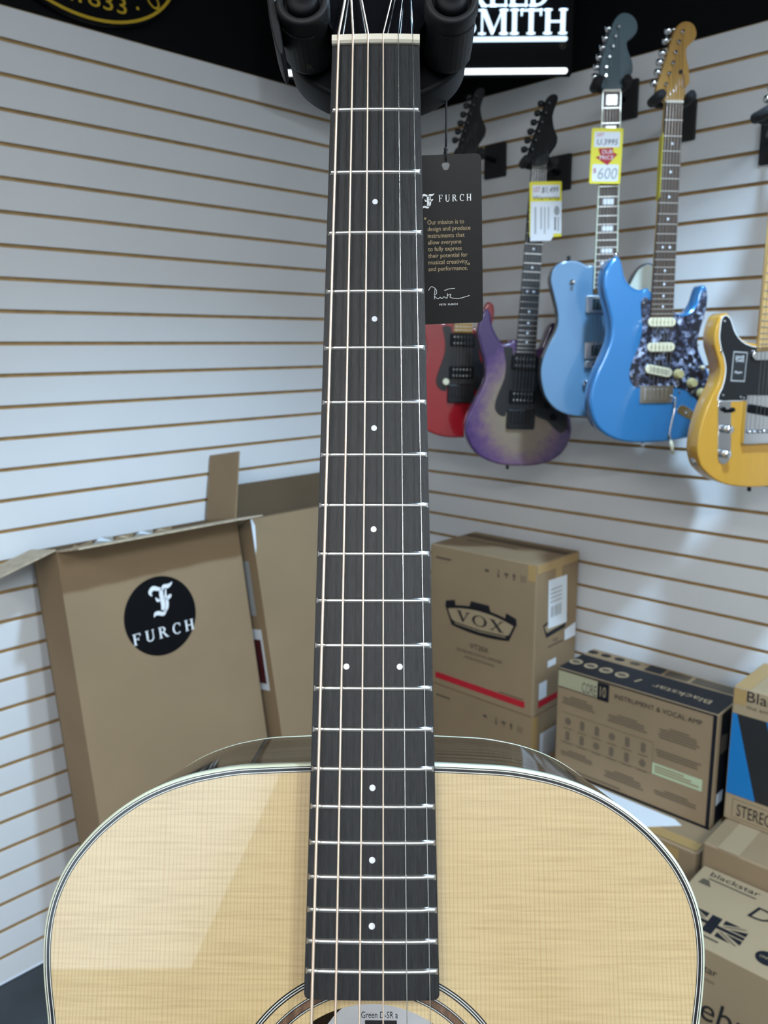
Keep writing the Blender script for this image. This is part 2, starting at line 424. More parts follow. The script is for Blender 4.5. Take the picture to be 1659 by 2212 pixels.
# ---- lettering: built-in font and a hand-cut serif alphabet, both as flat thin meshes
def text_polys(s_):
    cu = bpy.data.curves.new('lettering', 'FONT'); cu.body = s_; cu.resolution_u = 3
    ob = bpy.data.objects.new('lettering', cu); COL.objects.link(ob)
    dg = bpy.context.evaluated_depsgraph_get()
    me = bpy.data.meshes.new_from_object(ob.evaluated_get(dg))
    vs = [tuple(v.co[:2]) for v in me.vertices]; fs = [tuple(p.vertices) for p in me.polygons]
    bpy.data.objects.remove(ob); bpy.data.curves.remove(cu); bpy.data.meshes.remove(me)
    return vs, fs
def serif_polys(s_, gap=0.06):
    vs = []; fs = []
    def P(pts):
        b = len(vs); vs.extend((p[0] + X[0], p[1]) for p in pts); fs.append(tuple(range(b, b + len(pts))))
    def B(x0, y0, x1, y1): P([(x0, y0), (x1, y0), (x1, y1), (x0, y1)])
    def A(cx_, cy_, rx, ry, tx, ty, a0, a1, n=14):
        for k in range(n):
            a, b = R(a0 + (a1 - a0) * k / n), R(a0 + (a1 - a0) * (k + 1) / n)
            P([(cx_ + rx * math.cos(a), cy_ + ry * math.sin(a)), (cx_ + rx * math.cos(b), cy_ + ry * math.sin(b)),
               (cx_ + (rx - tx) * math.cos(b), cy_ + (ry - ty) * math.sin(b)), (cx_ + (rx - tx) * math.cos(a), cy_ + (ry - ty) * math.sin(a))])
    def stem(x, w=0.17):
        B(x, 0, x + w, 1); B(x - .07, 0, x + w + .07, .06); B(x - .07, .94, x + w + .07, 1)
    X = [0.0]
    for ch in s_:
        adv = 0.4
        if ch == 'I': stem(.08); adv = .33
        elif ch == 'H': stem(.08); stem(.62); B(.2, .46, .65, .54); adv = .87
        elif ch in 'FE':
            stem(.08); B(.2, .93, .7, 1); B(.62, .76, .7, 1); B(.2, .47, .52, .55); B(.46, .38, .52, .64); adv = .74
            if ch == 'E': B(.2, 0, .72, .07); B(.64, 0, .72, .26); adv = .76
        elif ch == 'L': stem(.08); B(.2, 0, .68, .07); B(.6, 0, .68, .28); adv = .72
        elif ch == 'U':
            B(.08, .3, .25, 1); B(.01, .94, .32, 1); B(.66, .3, .74, 1); B(.59, .94, .81, 1); A(.41, .3, .33, .31, .12, .09, 180, 360); adv = .82
        elif ch == 'T': B(.32, 0, .49, 1); B(.25, 0, .56, .06); B(.03, .92, .78, 1); B(.03, .74, .1, 1); B(.71, .74, .78, 1); adv = .81
        elif ch in 'RP':
            stem(.08); A(.32, .735, .34, .265, .16, .08, -90, 90); B(.2, .92, .33, 1); B(.2, .47, .33, .55); adv = .7
            if ch == 'R': P([(.34, .5), (.52, .5), (.86, 0), (.66, 0)]); B(.66, 0, .92, .05); adv = .9
        elif ch == 'D': stem(.08); A(.28, .5, .5, .5, .17, .07, -90, 90); B(.2, .93, .3, 1); B(.2, 0, .3, .07); adv = .82
        elif ch == 'C': A(.46, .5, .43, .51, .16, .07, 48, 312, 20); B(.70, .66, .77, .97); adv = .82
        elif ch == 'O': A(.46, .5, .45, .51, .16, .07, 0, 360, 26); adv = .93
        elif ch == 'S': A(.37, .74, .29, .27, .14, .08, 25, 270); A(.37, .26, .31, .27, .14, .08, -160, 90); B(.58, .72, .65, .99); B(.06, .02, .13, .28); adv = .72
        elif ch == 'M':
            B(.12, 0, .19, 1); B(.02, 0, .29, .06); B(.02, .94, .22, 1); P([(.12, 1), (.30, 1), (.60, .14), (.53, 0), (.48, 0)]); P([(.92, 1), (.84, 1), (.50, .04), (.55, 0)])
            stem(.84); adv = 1.12
        elif ch == 'V': P([(.05, 1), (.25, 1), (.50, .16), (.43, 0), (.39, 0)]); P([(.70, 1), (.78, 1), (.45, 0), (.40, .04)]); B(-.02, .94, .34, 1); B(.58, .94, .86, 1); adv = .86
        elif ch == 'A': P([(.05, 0), (.12, 0), (.42, .88), (.40, 1)]); P([(.36, 1), (.46, 1), (.82, 0), (.62, 0)]); B(.2, .3, .62, .37); B(-.02, 0, .22, .05); B(.54, 0, .88, .05); adv = .88
        elif ch == 'X': P([(.04, 1), (.25, 1), (.82, 0), (.61, 0)]); P([(.70, 1), (.78, 1), (.17, 0), (.09, 0)]); B(-.02, .95, .33, 1); B(.59, .95, .86, 1); B(.0, 0, .28, .05); B(.53, 0, .88, .05); adv = .88
        X[0] += adv + gap
    return vs, fs
def blackletter_f():
    """old-style F emblem: hooked top flags, double stem, cross bar, swept foot"""
    vs = []; fs = []
    def ribbon(pts, ws):
        pts = smooth(pts, 4, False); n = len(pts)
        wv = []
        for i in range(n):
            t = i / (n - 1) * (len(ws) - 1); k = min(int(t), len(ws) - 2); wv.append(ws[k] + (ws[k + 1] - ws[k]) * (t - k))
        b = len(vs)
        for i in range(n):
            a = Vector(pts[max(0, i - 1)]); c = Vector(pts[min(n - 1, i + 1)]); d = (c - a).normalized(); q = Vector(pts[i]); nn = Vector((-d.y, d.x)) * wv[i] / 2
            vs.extend([tuple(q + nn), tuple(q - nn)])
        for i in range(n - 1): fs.append((b + 2 * i, b + 2 * i + 1, b + 2 * i + 3, b + 2 * i + 2))
    ribbon([(.06, .70), (.0, .82), (.14, .93), (.34, .88), (.52, .83), (.60, .86)], [.04, .13, .15, .13, .07, .02])
    ribbon([(.48, .86), (.60, .92), (.74, .90), (.86, .93), (.97, 1.0)], [.03, .12, .14, .10, .02])
    ribbon([(.50, .88), (.45, .72), (.46, .50), (.46, .30), (.40, .17)], [.10, .17, .18, .17, .10])
    ribbon([(.66, .82), (.62, .60), (.64, .40), (.60, .22), (.48, .10)], [.05, .09, .13, .12, .07])
    ribbon([(.20, .62), (.26, .52), (.36, .50)], [.03, .11, .05])
    ribbon([(.50, .53), (.66, .50), (.78, .56), (.86, .60)], [.05, .10, .13, .03])
    ribbon([(.56, .16), (.42, .04), (.24, .10), (.10, .10), (.02, .01)], [.08, .12, .14, .12, .02])
    return vs, fs
def lay(name, polys, parent, o, xd, yd, h=None, w=None, material='print_black', align='l', thick=0.0, slant=0.0):
    """lays a flat lettering mesh on a surface: lower-left (or centre) at o, reading along xd"""
    vs, fs = polys
    x0 = min(v[0] for v in vs); x1 = max(v[0] for v in vs); y0 = min(v[1] for v in vs); y1 = max(v[1] for v in vs)
    if h is None: h = w * (y1 - y0) / (x1 - x0)
    if w is None: w = h * (x1 - x0) / (y1 - y0)
    o = Vector(o); xd = Vector(xd).normalized(); yd = Vector(yd).normalized()
    if align == 'c': o = o - xd * w / 2 - yd * h / 2
    elif align == 'r': o = o - xd * w
    b = MB()
    pv = []
    for v in vs:
        tx, ty = (v[0] - x0) / (x1 - x0), (v[1] - y0) / (y1 - y0)
        pv.append(tuple(o + xd * (tx * w + slant * ty * h) + yd * (ty * h)))
    if thick:
        nrm = xd.cross(yd) * thick; n = len(pv)
        b.v = pv + [tuple(Vector(p) - nrm) for p in pv]
        for f in fs:
            b.f.append(list(f)); b.f.append([i + n for i in f][::-1])
            for i in range(len(f)): b.f.append([f[i], f[i] + n, f[(i + 1) % len(f)] + n, f[(i + 1) % len(f)]])
        b.m = [0] * len(b.f); b.sm = [False] * len(b.f)
    else:
        b.add(pv, fs)
    return b.build(name, material, parent)
def text(name, s_, *a, **k): return lay(name, text_polys(s_), *a, **k)
def serif(name, s_, *a, gap=0.06, **k): return lay(name, serif_polys(s_, gap), *a, **k)
def patch(name, parent, o, xd, yd, pts, material, lift=0.0004):
    """flat print: polygon given in (x,y) along xd, yd from o"""
    o = Vector(o); xd = Vector(xd).normalized(); yd = Vector(yd).normalized(); n = xd.cross(yd) * lift
    b = MB(); b.poly([tuple(o + xd * x + yd * y + n) for x, y in pts])
    return b.build(name, material, parent)
def disc_pts(cx_, cy_, rx, ry=None, n=40):
    ry = rx if ry is None else ry
    return [(cx_ + rx * math.cos(2 * PI * k / n), cy_ + ry * math.sin(2 * PI * k / n)) for k in range(n)]
def sector(x0, x1, y0, y1): return [(x0, y0), (x1, y0), (x1, y1), (x0, y1)]

# ------------------------------------------------------------------ the room
def poly_obj(name, pts, m_, parent=None):
    b = MB(); b.poly(pts); return b.build(name, m_, parent)
c0 = CORNER; c1 = CORNER + UR * ROOM; c3 = CORNER + UL * ROOM; c2 = c1 + UL * ROOM
fl = MB(); fl.hexa([tuple(p + Vector((0, 0, z))) for z in (-0.05, 0.0) for p in (c0, c3, c2, c1)]); struct(fl.build('floor', 'floor_grey'))
ce = MB(); ce.hexa([tuple(p + Vector((0, 0, z))) for z in (CEIL, CEIL + 0.05) for p in (c0, c3, c2, c1)]); struct(ce.build('ceiling', 'black_paint'))
def slat_wall(name, mw, x0, x1):
    b = MB(); b.box(x0, x1, 0.009, 0.03, 0, SLAT_TOP, 0)
    wall = struct(b.build(name, 'mdf', mw=mw))
    p = MB()
    h = 0.0762 / 2 - 0.0046; e = 0.0012
    # front face white, chamfered lips, raw fibreboard on the groove faces
    rows = [(-h, 0.0098), (-h, 0.0008), (-h + e, 0.0), (h - e, 0.0), (h, 0.0008), (h, 0.0098)]
    mi = [1, 0, 0, 0, 1]
    for k in range(5):
        (za, ya), (zb, yb) = rows[k], rows[k + 1]
        p.add([(x0, ya, za), (x1, ya, za), (x1, yb, zb), (x0, yb, zb)], [(0, 1, 2, 3)], mi[k])
    first = None
    for i in range(32):
        if first is None:
            o = p.build('slat', ['slat_white', 'mdf'], wall); first = o
        else:
            o = bpy.data.objects.new('slat', first.data); COL.objects.link(o); o.parent = wall
        o.location = (0, 0, SLAT_TOP - 0.0762 * (i + 0.5))
    return wall
wall_l = slat_wall('wall_left', WL, -ROOM, 0.0)
wall_r = slat_wall('wall_right', WR, 0.0, ROOM)
b = MB(); b.box(-ROOM, 0.0, 0.004, 0.03, SLAT_TOP, CEIL); struct(b.build('wall_upper_left', 'black_paint', mw=WL))
b = MB(); b.box(0.0, ROOM, 0.004, 0.03, SLAT_TOP, CEIL); struct(b.build('wall_upper_right', 'black_paint', mw=WR))
# wall opposite the right slat wall, with the shop window
WB = frame(UR, UL, CORNER + UL * ROOM)     # local x along UR, y out of the room
b = MB()
b.box(0, WIN_X0, 0, 0.05, 0, CEIL); b.box(WIN_X1, ROOM, 0, 0.05, 0, CEIL)
b.box(WIN_X0, WIN_X1, 0, 0.05, 0, WIN_Z0); b.box(WIN_X0, WIN_X1, 0, 0.05, WIN_Z1, CEIL)
struct(b.build('wall_rear_left', 'plaster', mw=WB))
b = MB(); b.box(WIN_X0, WIN_X1, 0.040, 0.046, WIN_Z0, WIN_Z1)
wpane = b.build('window_1', 'window_sky', mw=WB); struct(wpane)
b = MB()
for x0, x1, z0, z1 in ((WIN_X0 - .05, WIN_X1 + .05, WIN_Z0 - .05, WIN_Z0), (WIN_X0 - .05, WIN_X1 + .05, WIN_Z1, WIN_Z1 + .05), (WIN_X0 - .05, WIN_X0, WIN_Z0, WIN_Z1), (WIN_X1, WIN_X1 + .05, WIN_Z0, WIN_Z1)):
    b.box(x0, x1, -0.015, 0.0, z0, z1)
b.build('window_frame', 'black_metal', wpane)
# added unseen sheet; its slanted edge cuts the window's reflection on the guitar top
blocker = tag(empty('added_blocker', WB @ T(3.62, -0.07, 1.0)), 'added dark sheet cutting the window reflection on the guitar, out of view', 'added_blocker')
b = MB(); rings = []
for i in range(15):
    z = 1.38 * i / 14; xl = 3.28 + (z + 1.0 - 1.36) * 0.475 - 3.62
    rings.append([(xl + (0.42 - xl) * k / 24, 0.018 * math.sin(k * 1.9) * (k > 0), z) for k in range(25)])
b.loops(rings, smooth=True, caps=(False, False), closed=False); b.build('blocker_sheet', 'blocker_dark', blocker)
b = MB(); b.cyl((-1.35, 0.0, 1.395), (1, 0, 0), 0.012, 1.85, 12); b.build('blocker_rod', 'black_metal', blocker)
WB2 = frame(-UL, UR, CORNER + UR * ROOM)
b = MB(); b.box(-ROOM, 0, 0, 0.05, 0, CEIL); struct(b.build('wall_rear_right', 'plaster', mw=WB2))
for i, (px_, py_, sx_, sy_, w_, a_, c_) in enumerate(PANELS):
    e = empty('ceiling_light', T(px_, py_, CEIL - 0.07) @ Matrix.Rotation(a_, 4, 'Z'))
    tag(e, ['long LED ceiling light behind the camera on the left', 'long LED ceiling light behind the camera on the right', 'added long LED light farthest back in the room, unseen'][i], 'ceiling light', 'ceiling lights')
    b = MB(); b.box(-sx_ / 2 - .02, sx_ / 2 + .02, -sy_ / 2 - .02, sy_ / 2 + .02, 0.012, 0.07); b.build('housing', 'black_metal', e)
    b = MB(); b.box(-sx_ / 2, sx_ / 2, -sy_ / 2, sy_ / 2, 0.002, 0.012); b.build('diffuser', 'lit_panel', e)
for i, (px_, py_, w_) in enumerate(DOWNLIGHTS):
    e = empty('downlight', T(px_, py_, CEIL))
    tag(e, ['round black ceiling downlight nearest the slatwall corner', 'round black ceiling downlight above and behind the camera'][i], 'ceiling light', 'ceiling downlights')
    b = MB(); b.lathe((0, 0, -0.085), (0, 0, 1), [(0.070, 0.0), (0.074, 0.004), (0.074, 0.084)], 32); b.build('can', 'black_metal', e)
    b = MB(); b.lathe((0, 0, -0.087), (0, 0, 1), [(0.060, 0.0), (0.062, 0.0018)], 32); b.build('lens', 'lit_panel', e)

# ------------------------------------------------------------------ the acoustic guitar in front
# local frame: x right, y up the neck (nut at 0), z out of the fretboard
GW = Matrix(((0.99987306, 0.01063762, -0.01186185, -0.00225219), (-0.01478715, 0.34231764, -0.93946792, 0.45800998),
             (-0.00593319, 0.93952407, 0.34243149, 1.81108667), (0, 0, 0, 1)))
SCALE = 0.650
def fret_y(n): return -SCALE * (1 - 2 ** (-n / 12))
def hw(y): return (0.045 + 0.03007 * (-y)) / 2
ARCH = 0.40
def arch(x): return -x * x / (2 * ARCH)
gtr = tag(empty('acoustic_guitar', GW), 'pale spruce top acoustic guitar with black fretboard standing in front of the camera', 'guitar')
Z_TOP = -0.007; Z_BACK = -0.117
half = [(0, -359), (28, -359.3), (51, -360.2), (62, -360.9), (72, -362.4), (83, -364.7), (94, -368.2), (104, -372.6), (113, -378), (120, -383.3), (126.6, -389.3), (133, -396.6), (137.3, -402.6), (141, -409.5), (143.9, -417), (145.6, -424), (146.5, -431.5), (146.6, -440), (145.8, -450), (144.3, -460), (142.7, -469), (139, -495), (136, -525), (135.5, -555), (139, -590), (150, -625), (166, -660), (182, -695), (194, -730), (199.5, -765), (197, -795), (185, -825), (160, -848), (120, -861), (60, -867.5)]
full = half + [(0, -869)] + [(-x, y) for x, y in half[:0:-1]]
OUT = ccw(smooth(mm(full), 5))
HOLE = (0.0, -0.511); HR = 0.050
def ring3(d, z): return [(x, y, z) for x, y in inset(OUT, d)]
# soundboard with the sound hole cut out
b = MB()
outer = inset(OUT, 0.0010); n_o = len(outer)
hole = []
for x, y in outer:
    a = math.atan2(y - HOLE[1], x - HOLE[0]); hole.append((HOLE[0] + HR * math.cos(a), HOLE[1] + HR * math.sin(a)))
b.loops([[(x, y, Z_TOP - 0.003) for x, y in hole], [(x, y, Z_TOP) for x, y in hole], [(x, y, Z_TOP) for x, y in outer]], smooth=False, caps=(False, False))
b.loops([[(x, y, Z_TOP - 0.003) for x, y in outer], [(x, y, Z_TOP - 0.003) for x, y in hole]], smooth=False, caps=(False, False))
note(b.build('soundboard', 'spruce', gtr), 'pale yellow spruce top with fine straight grain')
b = MB(); b.loops([ring3(0, Z_BACK + 0.004), ring3(0, Z_TOP - 0.0062)], caps=(False, False))
note(b.build('side', 'rosewood_side', gtr), 'glossy dark rosewood side')
b = MB(); b.loops([ring3(0.0012, Z_BACK), ring3(0.0012, Z_BACK + 0.003)], caps=(True, True)); b.build('back', 'rosewood_side', gtr)
b = MB(); b.loops([ring3(0, Z_TOP - 0.0062), ring3(-0.00015, Z_TOP - 0.0061), ring3(-0.00015, Z_TOP - 0.0011), ring3(0.0003, Z_TOP - 0.0003), ring3(0.0011, Z_TOP)], caps=(False, False))
note(b.build('binding', 'binding_cream', gtr), 'cream binding round the edge of the top')
b = MB(); b.loops([ring3(0.0012, Z_BACK), ring3(-0.0001, Z_BACK + 0.0006), ring3(-0.0001, Z_BACK + 0.004), ring3(0, Z_BACK + 0.004)], caps=(False, False)); b.build('back_binding', 'binding_cream', gtr)
def strips(b, rings_fn, spec):
    for d0, d1, mi in spec:
        b.loops([rings_fn(d0), rings_fn(d1)], mi, True, (False, False))
b = MB(); zp = Z_TOP + 0.00006
strips(b, lambda d: ring3(d, zp), [(0.0010, 0.0014, 0), (0.0014, 0.0018, 1), (0.0018, 0.0030, 0), (0.0030, 0.00335, 1), (0.00335, 0.0037, 0)])
note(b.build('purfling', ['purfling_black', 'purfling_white'], gtr), 'black and white purfling lines inside the binding')
def annulus(b, r0, r1, z, mi, n=120):
    ring = lambda r_: [(HOLE[0] + r_ * math.cos(2 * PI * k / n), HOLE[1] + r_ * math.sin(2 * PI * k / n), z) for k in range(n)]
    b.loops([ring(r1), ring(r0)], mi, True, (False, False))
b = MB()
for r0, r1, mi in ((0.0632, 0.0638, 0), (0.0638, 0.0642, 1), (0.0642, 0.0648, 0), (0.0648, 0.0652, 1), (0.0652, 0.0658, 0)): annulus(b, r0, r1, zp, mi)
b.build('rosette_ring', ['purfling_black', 'purfling_white'], gtr)
b = MB()
for r0, r1, mi in ((0.0546, 0.0550, 0), (0.0550, 0.0553, 1), (0.0553, 0.0557, 0), (0.0557, 0.0582, 2), (0.0582, 0.0586, 0), (0.0586, 0.0589, 1), (0.0589, 0.0593, 0)): annulus(b, r0, r1, zp, mi)
note(b.build('rosette', ['purfling_black', 'purfling_white', 'rosette_wood'], gtr), 'brown wood rosette ring round the sound hole')
# paper label glued inside the back, seen through the sound hole
zl = Z_BACK + 0.0036
b = MB(); b.poly([(x, y, zl) for x, y in disc_pts(0.002, -0.540, 0.037, 0.040, 48)])
lab = note(b.build('paper_label', 'label_paper', gtr), 'round white paper label inside the sound hole')
text('lettering', 'Green D-SR a', lab, (0.0015, -0.5107, zl + 0.0003), (1, 0, 0), (0, 1, 0), h=0.0034, w=0.0205, align='c')
patch('label_bar', lab, (0, 0, zl), (1, 0, 0), (0, 1, 0), sector(-0.0066, 0.0112, -0.5185, -0.5135), 'print_black', 0.0003)
# neck, heel, fretboard
b = MB()
rings = []
for y, dep in ((0.004, 0.0145), (-0.10, 0.0150), (-0.20, 0.0158), (-0.30, 0.0170), (-0.335, 0.020), (-0.352, 0.045), (-0.3586, 0.080)):
    w_ = hw(y) - 0.0001
    ring = []
    for k in range(15):
        a = PI * k / 14; s_ = math.sin(a)
        ring.append((w_ * math.cos(a) * (1 if s_ < 0.2 else (1 - 0.06 * (s_ - 0.2))), y, -0.0060 - dep * (s_ ** 0.75)))
    rings.append(ring)
b.loops(rings, smooth=True)
b.build('neck', 'neck_dark', gtr)
FB_END = -0.4568
b = MB(); rings = []
NX = 12
for y in [0.0] + [FB_END * k / 30 for k in range(1, 30)] + [FB_END + 0.0020, FB_END + 0.0006, FB_END]:
    w_ = hw(y) - (0.0 if y > FB_END + 0.0015 else (0.0006 if y > FB_END + 0.0003 else 0.0020))
    top = [(-w_ + 2 * w_ * k / NX, y, arch(-w_ + 2 * w_ * k / NX) - (0.0004 if k in (0, NX) else 0)) for k in range(NX + 1)]
    rings.append(top + [(w_, y, -0.0070), (-w_, y, -0.0070)])
b.loops(rings, smooth=False)
for i in range(len(b.sm)): b.sm[i] = False
note(b.build('fretboard', 'ebony', gtr), 'black ebony fretboard with fine grain')
for n in range(1, 21):
    y = fret_y(n); w_ = hw(y) - 0.0004
    b = MB(); rings = []
    prof = [(-0.00125, 0.0), (-0.0010, 0.0006), (-0.0004, 0.00105), (0.0004, 0.00105), (0.0010, 0.0006), (0.00125, 0.0)]
    for t in [-1 + 2 * k / 10 for k in range(11)]:
        ring = []
        for dy, h in prof:
            x = t * (w_ - h * 0.95); ring.append((x, y + dy, arch(x) + h - 0.0001))
        rings.append(ring)
    b.loops(rings, smooth=True, closed=False)
    b.build('fret', 'nickel', gtr)
for n, xs in ((3, (0,)), (5, (0,)), (7, (0,)), (9, (0,)), (12, (-0.0122, 0.0122)), (15, (0,)), (17, (0,)), (19, (0,))):
    y = (fret_y(n) + fret_y(n - 1)) / 2
    for x in xs:
        b = MB(); b.lathe((x, y, arch(x) - 0.0004), (0, 0, 1), [(0.0014, 0.0), (0.0014, 0.00048), (0.0012, 0.0005)], 20); b.build('fret_marker', 'pearl', gtr)
b = MB(); rings = []
for x in [-0.0226 + 0.0452 * k / 8 for k in range(9)]:
    z = arch(x)
    rings.append([(x, 0.0, -0.006), (x, 0.0, z + 0.0012), (x, 0.0010, z + 0.0024), (x, 0.0045, z + 0.0020), (x, 0.0052, z + 0.0010), (x, 0.0052, -0.006)])
b.loops(rings, smooth=False); note(b.build('nut', 'bone', gtr), 'cream bone nut')
# headstock tipped back behind the nut
ht = math.tan(R(13))
b = MB()
hs = [(-0.0225, 0.005), (-0.0226, 0.012), (-0.028, 0.022), (-0.034, 0.030), (-0.0365, 0.16), (-0.036, 0.185), (-0.02, 0.190), (0.0, 0.187), (0.02, 0.190), (0.036, 0.185), (0.0365, 0.16), (0.034, 0.030), (0.028, 0.022), (0.0226, 0.012), (0.0225, 0.005)]
hso = ccw(hs)
b.loops([[(x, y, -0.0205 - (y - 0.005) * ht) for x, y in hso], [(x, y, -0.0035 - (y - 0.005) * ht) for x, y in hso]], smooth=False)
note(b.build('headstock', 'black_gloss', gtr), 'glossy black headstock')
posts = [(-0.022, 0.055), (-0.0235, 0.100), (-0.025, 0.145), (0.025, 0.145), (0.0235, 0.100), (0.022, 0.055)]
for x, y in posts:
    z = -0.0035 - (y - 0.005) * ht; s_ = 1 if x > 0 else -1
    b = MB(); b.lathe((x, y, z), (0, ht, 1), [(0.0055, 0.0), (0.0055, 0.0012), (0.003, 0.002), (0.003, 0.007), (0.0024, 0.0075)], 16)
    b.cyl((x, y, z - 0.023), (s_, 0, 0), 0.0025, 0.022, 10); b.lathe((x + s_ * 0.020, y, z - 0.023), (s_, 0, 0), [(0.003, 0), (0.0075, 0.004), (0.008, 0.010), (0.006, 0.015)], 12)
    b.build('tuning_machine', 'black_metal', gtr)
# strings
nut_x = [-0.01907, -0.01166, -0.00389, 0.00385, 0.01161, 0.01901]
br_x = [-0.0279, -0.0166, -0.0054, 0.0056, 0.0167, 0.0276]
s_r = [0.00066, 0.00052, 0.00042, 0.00033, 0.00022, 0.00017]
up_x = [-0.0167, -0.0130, -0.0074, 0.0077, 0.0136, 0.0185]
for k in range(6):
    zn = arch(nut_x[k]) + 0.0022 + s_r[k] * 0.4
    zb = 0.0058 + arch(br_x[k]) * 0.6
    slope = (up_x[k] - nut_x[k]) / 0.024
    yy = 0.050
    pts = [(nut_x[k] + slope * (yy - 0.003), yy, -0.0035 - (yy - 0.005) * ht + 0.0035), (nut_x[k], 0.0045, zn - 0.0001), (nut_x[k], 0.0008, zn)]
    pts += [(nut_x[k] + (br_x[k] - nut_x[k]) * t, -SCALE * t, zn + (zb - zn) * t) for t in (0.1, 0.25, 0.5, 0.75, 1.0)]
    pts.append((br_x[k], -0.660, Z_TOP + 0.008))
    b = MB(); b.tube(pts, s_r[k], 8)
    o = b.build('string', 'bronze_wound' if k < 4 else 'steel_plain', gtr)
    note(o, ['thick bronze wound low string', 'bronze wound string', 'bronze wound string', 'thin bronze wound string', 'plain steel string', 'thinnest plain steel string'][k])
# bridge below the frame
b = MB(); bo = smooth(mm([(-78, -668), (-60, -676), (-30, -680), (30, -680), (60, -676), (78, -668), (80, -658), (60, -650), (30, -640), (-30, -640), (-60, -650), (-80, -658)]), 2)
b.slab(bo, Z_TOP, Z_TOP + 0.009, 0.002, 2); b.build('bridge', 'ebony', gtr)
b = MB(); b.box(-0.037, 0.037, -0.6515, -0.6485, Z_TOP + 0.008, Z_TOP + 0.0122); b.build('saddle', 'bone', gtr)
for k in range(6):
    b = MB(); b.lathe((br_x[k], -0.6635, Z_TOP + 0.008), (0, 0, 1), [(0.003, 0), (0.0036, 0.002), (0.003, 0.0042), (0.001, 0.005)], 12); b.build('bridge_pin', 'black_plastic', gtr)

# ------------------------------------------------------------------ the stand that carries it
st = tag(empty('guitar_stand', GW), 'black guitar stand gripping the acoustic headstock between two rubber arms', 'guitar stand')
for s_ in (-1, 1):
    cx_ = 0.039 if s_ > 0 else -0.0378
    b = MB(); prof = [(0.0120, -0.036), (0.0132, -0.0345), (0.0136, -0.030), (0.0136, -0.004), (0.0139, 0.000), (0.0139, 0.0035), (0.0134, 0.0048), (0.0108, 0.0050), (0.0100, 0.0040), (0.0098, 0.0000)]
    b.lathe((cx_, 0.022, 0.0), (0, 0, 1), prof, 40)
    pad = b.build('grip_arm', 'rubber', st)
    b = MB(); b.lathe((cx_, 0.022, 0.0), (0, 0, 1), [(0.0085, -0.002), (0.0085, 0.0045), (0.0075, 0.0062), (0.0030, 0.0064)], 28); b.build('end_cap', 'black_plastic', pad)
    # raised side plate on the cylinder
    b = MB(); ring0 = []; ring1 = []
    rings = []
    for k in range(9):
        a = R((250 if s_ < 0 else 290) + (k - 4) * 11)
        c_, q_ = math.cos(a), math.sin(a)
        rings.append([(cx_ + r_ * c_, 0.022 + r_ * q_, z) for r_, z in ((0.0135, -0.032), (0.0141, -0.032), (0.0141, -0.006), (0.0135, -0.006))])
    b.loops(rings, smooth=False); b.build('side_plate', 'rubber', pad)
    if s_ < 0: text('embossed_letter', 'R', pad, (cx_ + 0.001, 0.022 - 0.01425, -0.027), (1, 0, 0), (0, 0, 1), h=0.0042, w=0.0032, align='c', material='print_faint')
    # folding wing outside the arm
    if s_ < 0:
        b = MB()
        wing = smooth([(-0.0585, 0.052), (-0.0560, 0.020), (-0.0525, 0.002), (-0.0490, -0.0065), (-0.0475, -0.004), (-0.0495, 0.010), (-0.0525, 0.030), (-0.0530, 0.052)], 3)
        b.slab(wing, -0.022, 0.002, 0.0012, 2); b.build('locking_wing', 'rubber', st)
b = MB()
ho = [(0.051 * math.cos(R(a)), 0.030 + 0.0345 * math.sin(R(a))) for a in range(180, 361, 6)] + [(0.051, 0.044), (0.042, 0.054), (-0.042, 0.054), (-0.051, 0.044)]
b.slab(ho, -0.0605, -0.039, 0.0025, 3); b.build('yoke_housing', 'black_plastic', st)
b = MB(); b.box(-0.040, 0.040, 0.030, 0.048, -0.060, -0.034); b.build('yoke_bridge', 'black_plastic', st)
iw = GW.inverted()
def loc_of(p): return iw @ Vector(p)
hp = GW @ Vector((0, 0.02, -0.075))
pole_x, pole_y = hp.x + 0.0, hp.y + 0.02
b = MB(); b.tube([loc_of((pole_x, pole_y, 0.18)), loc_of((pole_x, pole_y, hp.z + 0.03))], 0.0125, 16); b.build('pole', 'black_metal', st)
b = MB(); b.tube([loc_of((pole_x, pole_y, hp.z + 0.02)), (0, 0.02, -0.070)], 0.012, 12); b.build('neck_joint', 'black_plastic', st)
b = MB(); b.tube([loc_of((pole_x, pole_y, 0.60)), loc_of((pole_x, pole_y, 1.25))], 0.016, 16); b.build('outer_tube', 'black_metal', st)
for k in range(3):
    a = R(90 + 120 * k)
    b = MB(); b.tube([loc_of((pole_x, pole_y, 0.42)), loc_of((pole_x + 0.30 * math.cos(a), pole_y + 0.30 * math.sin(a), 0.022))], 0.011, 12); lg = b.build('leg', 'black_metal', st)
    b = MB(); b.cyl(loc_of((pole_x + 0.30 * math.cos(a), pole_y + 0.30 * math.sin(a), 0.004)), loc_of((pole_x + 0.30 * math.cos(a), pole_y + 0.30 * math.sin(a), 0.03)) - loc_of((pole_x + 0.30 * math.cos(a), pole_y + 0.30 * math.sin(a), 0.004)), 0.016, 0.03, 14); b.build('rubber_foot', 'rubber', lg)
# back rest touching the guitar back
for s_ in (-1, 1):
    tip = Vector((s_ * 0.085, -0.62, Z_BACK - 0.012))
    b = MB(); b.tube([loc_of((pole_x, pole_y, 1.12)), tip], 0.008, 10); ar = b.build('rest_arm', 'black_metal', st)
    b = MB(); b.lathe(tip + Vector((0, 0, -0.008)), (0, 0, 1), [(0.010, 0), (0.016, 0.004), (0.016, 0.012), (0.012, 0.0195)], 16); b.build('rest_pad', 'black_foam', ar)

